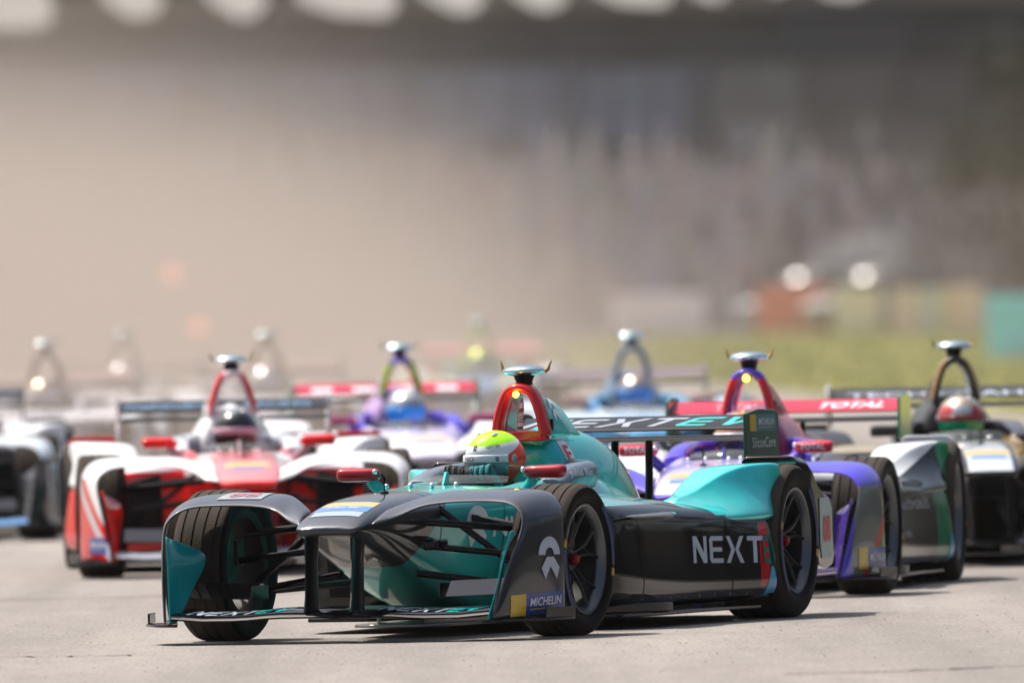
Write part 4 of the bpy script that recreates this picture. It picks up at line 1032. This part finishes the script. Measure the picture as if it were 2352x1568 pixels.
blue = liv('blue', paint_body=((.10, .34, .62), [([P_(z=1, d=.60)], (.55, .65, .75))]), paint_fairing=((.50, .62, .74),), paint_sidepod=((.10, .36, .60),), paint_rear=((.55, .66, .74),), paint_cover=((.10, .20, .30),), paint_hoop=((.12, .19, .26),), paint_wing=((.16, .13, .14),), paint_wing_end=((.2, .2, .22),), paint_pod=((.3, .4, .5),), paint_mirror=((.30, .15, .15),), paint_stalk=((.1, .2, .3),), paint_pad=((.06, .30, .58),), paint_front_wing=((.3, .4, .5),), paint_pylon=((.1, .1, .1),), paint_vane=((.2, .4, .6),))
mono = liv('mono', paint_body=((.62, .66, .72),), paint_fairing=((.02, .02, .025), [([P_(z=1, d=.50)], (.58, .66, .74))]), paint_sidepod=((.04, .03, .03),), paint_rear=((.74, .75, .77),), paint_cover=((.5, .5, .52),), paint_hoop=((.2, .2, .2),), paint_wing=((.03, .03, .04),), paint_wing_end=((.02, .02, .03),), paint_pod=((.04, .04, .04),), paint_mirror=((.04, .04, .05),), paint_stalk=((.1, .1, .1),), paint_pad=((.2, .22, .25),), paint_front_wing=((.12, .26, .50),), paint_pylon=((.03, .03, .03),), paint_vane=((.1, .1, .1),))
lilac = dict(purple); lilac.update(liv('lime', paint_hoop=((.10, .05, .40), [([P_(Y=1, z=.36, d=.405), P_(z=-1, d=-1.03)], LIME)]), paint_body=((.72, .68, .88),), paint_fairing=((.80, .78, .84),), paint_rear=((.80, .80, .84),), paint_cover=((.45, .30, .55),), paint_mirror=((.30, .04, .12),)))
yel = liv('citrus', paint_body=((.10, .25, .45),), paint_fairing=((.7, .7, .5),), paint_sidepod=((.15, .3, .4),), paint_rear=((.7, .7, .6),), paint_cover=((.30, .45, .05),), paint_hoop=((.42, .55, .05),), paint_wing=((.5, .2, .2),), paint_wing_end=((.5, .5, .5),), paint_pod=((.5, .5, .5),), paint_mirror=((.5, .1, .1),), paint_stalk=((.2, .2, .2),), paint_pad=((.2, .4, .3),), paint_front_wing=((.3, .3, .3),), paint_pylon=((.1, .1, .1),), paint_vane=((.3, .3, .3),))
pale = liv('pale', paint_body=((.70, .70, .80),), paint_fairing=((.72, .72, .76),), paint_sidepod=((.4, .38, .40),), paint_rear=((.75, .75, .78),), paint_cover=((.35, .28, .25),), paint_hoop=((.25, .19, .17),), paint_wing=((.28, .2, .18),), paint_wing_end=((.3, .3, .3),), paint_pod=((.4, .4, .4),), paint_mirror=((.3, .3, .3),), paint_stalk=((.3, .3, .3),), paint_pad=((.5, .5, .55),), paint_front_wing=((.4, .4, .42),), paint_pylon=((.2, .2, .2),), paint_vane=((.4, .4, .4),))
cars = {}
spec = [('purple', 1628, 83, 7.2, 'violet and white race car with a red rear wing, second in line', purple, ()),
        ('red', 566, 92.5, -2.6, 'red and white race car with black rear wing, left of the leader', redc, ('hoop_light',)),
        ('gold', 2256, 90.5, -2.2, 'black and gold race car cut by the right edge, green visored driver', gold, ('hoop_light',)),
        ('lilac', 975, 105, -4.1, 'white and violet race car with lime green roll hoop behind the red car', lilac, ('sidewall_band', 'wheel_nut', 'sensor_button', 'rain_light', 'hoop_light')),
        ('blue', 1487, 116.5, -2.1, 'pale blue race car with grey roll hoop, blurred behind the leader', blue, far_skip),
        ('mono', -193, 107, 0, 'dark and white race car with blue front wing cut by the left edge', mono, ('sidewall_band', 'wheel_nut', 'sensor_button', 'rain_light', 'hoop_light')),
        ('yellow', 1105, 165, 0, 'distant race car with yellow green roll hoop fading in the haze', yel, far_skip),
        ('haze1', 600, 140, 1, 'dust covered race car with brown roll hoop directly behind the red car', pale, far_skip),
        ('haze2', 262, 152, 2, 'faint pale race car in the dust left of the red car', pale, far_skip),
        ('haze3', 75, 128, 2, 'faint pale race car in the dust behind the left edge car', pale, far_skip)]

for key, px, D, yaw, lab, col, sk in spec:
    cars[key] = new_car(px, D, yaw, lab, col, sk)
# the undecorated master is no longer needed
for o_ in CAR_CLEAN.children_recursive + [CAR_CLEAN]: bpy.data.objects.remove(o_)
CAR_ALL = dict(cars); CAR_ALL['lead'] = CAR0

# lettering on the second car
pc = cars['purple']
for s in (1, -1):
    t, a = font_mesh('TOTAL', .02); decal(t, (.125 / a, .030), white_print, 'lettering', find(pc, 'mirror', s), front_place(-.6, (.36 if s > 0 else -.49), .680), ('mirror', s), fp, off=.003, cell=.02)
t, a = font_mesh('AUTOMOBILES', .0); decal(t, (.62 / a, .042), grey_print, 'lettering', find(pc, 'sidepod', 1), left_place(-1.75, .37), ('sidepod', 1), lp)
t, a = font_mesh('TOTAL', .01); decal(t, (.2 / a, .025), grey_print, 'lettering', find(pc, 'sidepod', 1), left_place(-1.70, .24), ('sidepod', 1), lp)
t, a = font_mesh('TOTAL', .04)
for v in t.verts: v.co.x += .35 * v.co.y
decal(t, (.34 / a, .028), white_print, 'lettering', find(pc, 'rear_wing'), front_place(-3.0, .14, .856), 'rear_wing', fp)
t, a = font_mesh('TOTAL', .04); decal(t, (.22 / a, .028), mat('pink_print', (.5, .3, .34), .3), 'lettering', find(pc, 'rear_wing'), front_place(-3.0, -.36, .856), 'rear_wing', fp)
decal(rect(), (.11, .10), yel_st, 'sticker', find(pc, 'front_wheel_fairing', 1), left_place(.74, .13), ('front_wheel_fairing', 1), lp)
decal(rect(), (.26, .10), blue_st, 'sticker', find(pc, 'front_wheel_fairing', 1), left_place(.63, .13), ('front_wheel_fairing', 1), lp)
t, a = font_mesh('MICHELIN', .02); decal(t, (.22 / a, .036), white_print, 'lettering', find(pc, 'front_wheel_fairing', 1), left_place(.61, .165), ('front_wheel_fairing', 1), lp, off=.006, cell=.02)
decal(tri(), (.15, .15), sky_st, 'triangle_sticker', find(pc, 'sidepod', 1), left_place(-2.60, .085), ('sidepod', 1), lp)
for c in ('purple', 'red', 'gold', 'lilac'):
    nose_band(cars[c], 0, .64, .50, m=yb)
    decal(rect(), (.18, .06), bb, 'nose_band', find(cars[c], 'body'), top_place(.74, -.09), 'body', tp, off=.002)
t, a = font_mesh('mahindra', .03); decal(t, (.46 / a, .030), mat('dim_blue_print', (.08, .16, .26), .35), 'lettering', find(cars['red'], 'rear_wing'), front_place(-3.0, -.54, .858), 'rear_wing', fp)
t, a = font_mesh('RACING', .03); decal(t, (.36 / a, .030), mat('dim_blue_print', (.08, .16, .26), .35), 'lettering', find(cars['red'], 'rear_wing'), front_place(-3.0, .12, .858), 'rear_wing', fp)
decal(rect(), (.10, .09), blue_st, 'sticker', find(cars['red'], 'front_wheel_fairing', -1), front_place(1.4, -.84, .13), ('front_wheel_fairing', -1), fp)
t, a = font_mesh('MICHELIN', .02); decal(t, (.085 / a, .022), white_print, 'lettering', find(cars['red'], 'front_wheel_fairing', -1), front_place(1.4, -.832, .17), ('front_wheel_fairing', -1), fp, off=.006, cell=.02)
t, a = font_mesh('TECHEETAH', .02); decal(t, (.95 / a, .024), grey_print, 'lettering', find(cars['gold'], 'rear_wing'), front_place(-3.0, -.48, .850), 'rear_wing', fp)
for k in range(4):
    decal(rect(), (.13, .026), white_print, 'wing_print', find(cars['lilac'], 'rear_wing'), front_place(-3.0, -.45 + .26 * k, .850), 'rear_wing', fp)

# ------------------------------------------------------------------ drivers in the cars
def helmet_mats(prefix, shell, visor, strip=None, suit=None):
    out = {'helmet_paint': mat(prefix + ' helmet paint', shell[0], .2, metal=(.0 if prefix == 'lime' else .7), coat=1.0, regions=shell[1]), 'visor_tint': mat(prefix + ' visor tint', visor, .08, coat=1.0, var=.02)}
    if strip: out['visor_strip_white'] = mat(prefix + ' visor strip', strip, .35, coat=.4)
    if suit: out['race_suit_cloth'] = mat(prefix + ' suit', suit, .8)
    return out
drv = {
 'lead': ('driver in lime, white and orange helmet with teal striped glove', helmet_mats('lime', ((.62, .68, .72), [([P_(z=-1, x=-.50, d=-.046)], (.90, .06, .02)), ([P_(x=-1, z=-.75, d=.088)], (.15, .55, .03)), ([P_(z=1, x=.15, d=.078)], (.34, .80, .01)), ([P_(z=-1, d=.108)], (.02, .02, .02))]), (.13, .17, .20)), -24, ()),
 'red': ('driver in black helmet with pale pink stripe in the red car', helmet_mats('black', ((.015, .018, .022), [([P_(z=1, d=.105)], (.25, .32, .34))]), (.01, .012, .016), (.55, .35, .45), (.02, .025, .03)), 0, ('glove',)),
 'gold': ('driver in red and silver helmet with bright green visor', helmet_mats('crimson', ((.60, .05, .05), [([P_(z=1, d=.02), P_(Y=-1, d=-.05)], (.55, .55, .58)), ([P_(z=1, d=.07)], (.50, .42, .30))]), (.0, .42, .25), (.25, .04, .05)), 0, ('glove',)),
 'purple': ('driver hidden low in the violet car behind the red mirrors', helmet_mats('orange', ((.65, .25, .12), []), (.03, .03, .05)), 0, ('glove',)),
 'lilac': ('driver in grey helmet with wide vivid blue visor', helmet_mats('ash', ((.34, .37, .42), [([P_(z=1, d=.07)], (.6, .6, .58))]), (.0, .22, .75), (.02, .28, .80)), 0, ('glove',)),
 'blue': ('driver in pale helmet with blue visor in the pale blue car', helmet_mats('sky', ((.32, .36, .45), [([P_(z=1, d=.07)], (.35, .22, .18))]), (.02, .20, .65), (.03, .25, .65)), 0, ('glove',)),
 'mono': ('driver in white helmet in the car cut by the left edge', helmet_mats('ivory', (WHITE, []), (.03, .03, .03)), 0, ('glove',)),
 'yellow': ('driver in yellow green helmet in the distant car', helmet_mats('citron', ((.4, .5, .05), []), (.05, .1, .2)), 0, ('glove',)),
 'haze1': ('driver in silver helmet in the dust behind the red car', helmet_mats('silver', ((.6, .6, .6), []), (.05, .05, .05)), 0, ('glove',)),
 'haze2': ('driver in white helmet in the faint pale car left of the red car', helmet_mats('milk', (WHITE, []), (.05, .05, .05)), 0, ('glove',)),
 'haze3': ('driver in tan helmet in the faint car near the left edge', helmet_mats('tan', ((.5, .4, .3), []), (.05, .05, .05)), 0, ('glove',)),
}
for key, (lab, mm, hy, sk) in drv.items():
    d = copy_tree(DRV0, None, sk); c = CAR_ALL[key]
    d.location = c.location.copy(); d.rotation_euler = c.rotation_euler.copy()
    tag(d, lab, 'person', crew); apply_livery(d, mm)
    h = find(d, 'helmet'); h.rotation_euler = (0, 0, rad(hy))
    if key == 'lead':
        d.children[0]
        def hd(bm, size, m, nm, th0, z0, R=.1615):
            sx, sy = size
            for v in bm.verts:
                s_, t_ = v.co.x * sx, v.co.y * sy
                a_ = th0 + s_ / .14; z = z0(s_, t_) if callable(z0) else z0 + t_
                zz = z / .128; rr = math.sqrt(max(0, 1 - zz * zz)); RX = R - .152 + .152; 
                v.co = Vector((R * rr * math.cos(a_), (R - .028) * rr * math.sin(a_), z))
            me = bpy.data.meshes.new(nm); bm.to_mesh(me); bm.free(); me.materials.append(m); link(nm, me, h)
        def prep(bm, sz, cell=.012):
            bm.normal_update(); bmesh.ops.triangulate(bm, faces=bm.faces)
            for _ in range(5):
                es = [e for e in bm.edges if Vector(((e.verts[0].co.x - e.verts[1].co.x) * sz[0], (e.verts[0].co.y - e.verts[1].co.y) * sz[1])).length > cell]
                if not es: break
                bmesh.ops.subdivide_edges(bm, edges=es, cuts=1); bmesh.ops.triangulate(bm, faces=[f for f in bm.faces if len(f.verts) > 3])
            return bm
        t, a = font_mesh('NIO', .02); sz = (.060 / a, .020); hd(prep(t, sz), sz, dark_print, 'lettering', -.32, -.006, .1625)
        lg, _ = logo_polys(); sz = (.026, .024); hd(prep(poly_mesh(lg), sz), sz, dark_print, 'emblem', -.05, .040, .1535)
        t, a = font_mesh('NEXTEV', .02); sz = (.07 / a, .014); hd(prep(t, sz), sz, dark_print, 'lettering', .50, lambda a_, b_: .046 + b_ + .12 * a_, .1575)
        lg, _ = logo_polys(); sz = (.018, .018); hd(prep(poly_mesh(lg), sz), sz, dark_print, 'emblem', .80, -.006, .1625)
for o_ in DRV0.children_recursive + [DRV0]: bpy.data.objects.remove(o_)

# ------------------------------------------------------------------ air and dust
def volume(name, m_name, density, colour, aniso, build, field=None):
    m = bpy.data.materials.new(m_name); m.use_nodes = True; nt = m.node_tree; N = nt.nodes; Lk = nt.links
    N.remove(N['Principled BSDF']); pv = N.new('ShaderNodeVolumePrincipled'); Lk.new(pv.outputs[0], N['Material Output'].inputs['Volume'])
    pv.inputs['Density'].default_value = density; pv.inputs['Color'].default_value = (*colour, 1); pv.inputs['Anisotropy'].default_value = aniso
    if field: field(N, Lk, pv)
    bm = bmesh.new(); build(bm)
    return finish(name, bm, m, smooth=False)
hz = volume('haze', 'dusty_air', .00005, (.85, .82, .80), .2, lambda bm: add_box(bm, (0, 2900, 15), (4000, 6400, 40)))
tag(hz, kind='stuff')
def dust_field(N, Lk, pv):
    tc = N.new('ShaderNodeTexCoord'); sx = N.new('ShaderNodeSeparateXYZ'); Lk.new(tc.outputs['Object'], sx.inputs[0])
    def M(op, a, b=None, c=None):
        n = N.new('ShaderNodeMath'); n.operation = op
        for i, x in enumerate((a, b, c)):
            if x is None: continue
            if isinstance(x, (int, float)): n.inputs[i].default_value = x
            else: Lk.new(x, n.inputs[i])
        return n.outputs[0]
    def smooth(inp, a, b):
        n = N.new('ShaderNodeMapRange'); n.interpolation_type = 'SMOOTHSTEP'; n.inputs[1].default_value = a; n.inputs[2].default_value = b; Lk.new(inp, n.inputs[0]); return n.outputs[0]
    X, Y, Z = sx.outputs[0], sx.outputs[1], sx.outputs[2]
    ns = N.new('ShaderNodeTexNoise'); ns.inputs['Scale'].default_value = .10; ns.inputs['Detail'].default_value = 2; Lk.new(tc.outputs['Object'], ns.inputs['Vector'])
    fx = M('MULTIPLY_ADD', smooth(M('SUBTRACT', X, M('MULTIPLY', Z, -.55)), 2.9, -5.2), .965, .035)
    fz = smooth(Z, 5.0, -.3); fy = M('MULTIPLY', smooth(Y, 106, 124), smooth(Y, 330, 190))
    d = M('MULTIPLY', M('MULTIPLY', fx, fz), fy); d = M('MULTIPLY', d, M('MULTIPLY_ADD', ns.outputs[0], 1.6, .2))
    Lk.new(M('MULTIPLY', d, DUST), pv.inputs['Density'])
DUST = .052
dc = volume('dust_cloud', 'tan_dust', .01, (.49, .43, .385), .2, lambda bm: add_box(bm, (-1, 215, 5.5), (40, 236, 10.8)), dust_field)
tag(dc, 'cloud of tan dust thrown up behind the cars on the left', 'dust', kind='stuff')
cy.volume_step_rate = 1.0; cy.volume_max_steps = 64
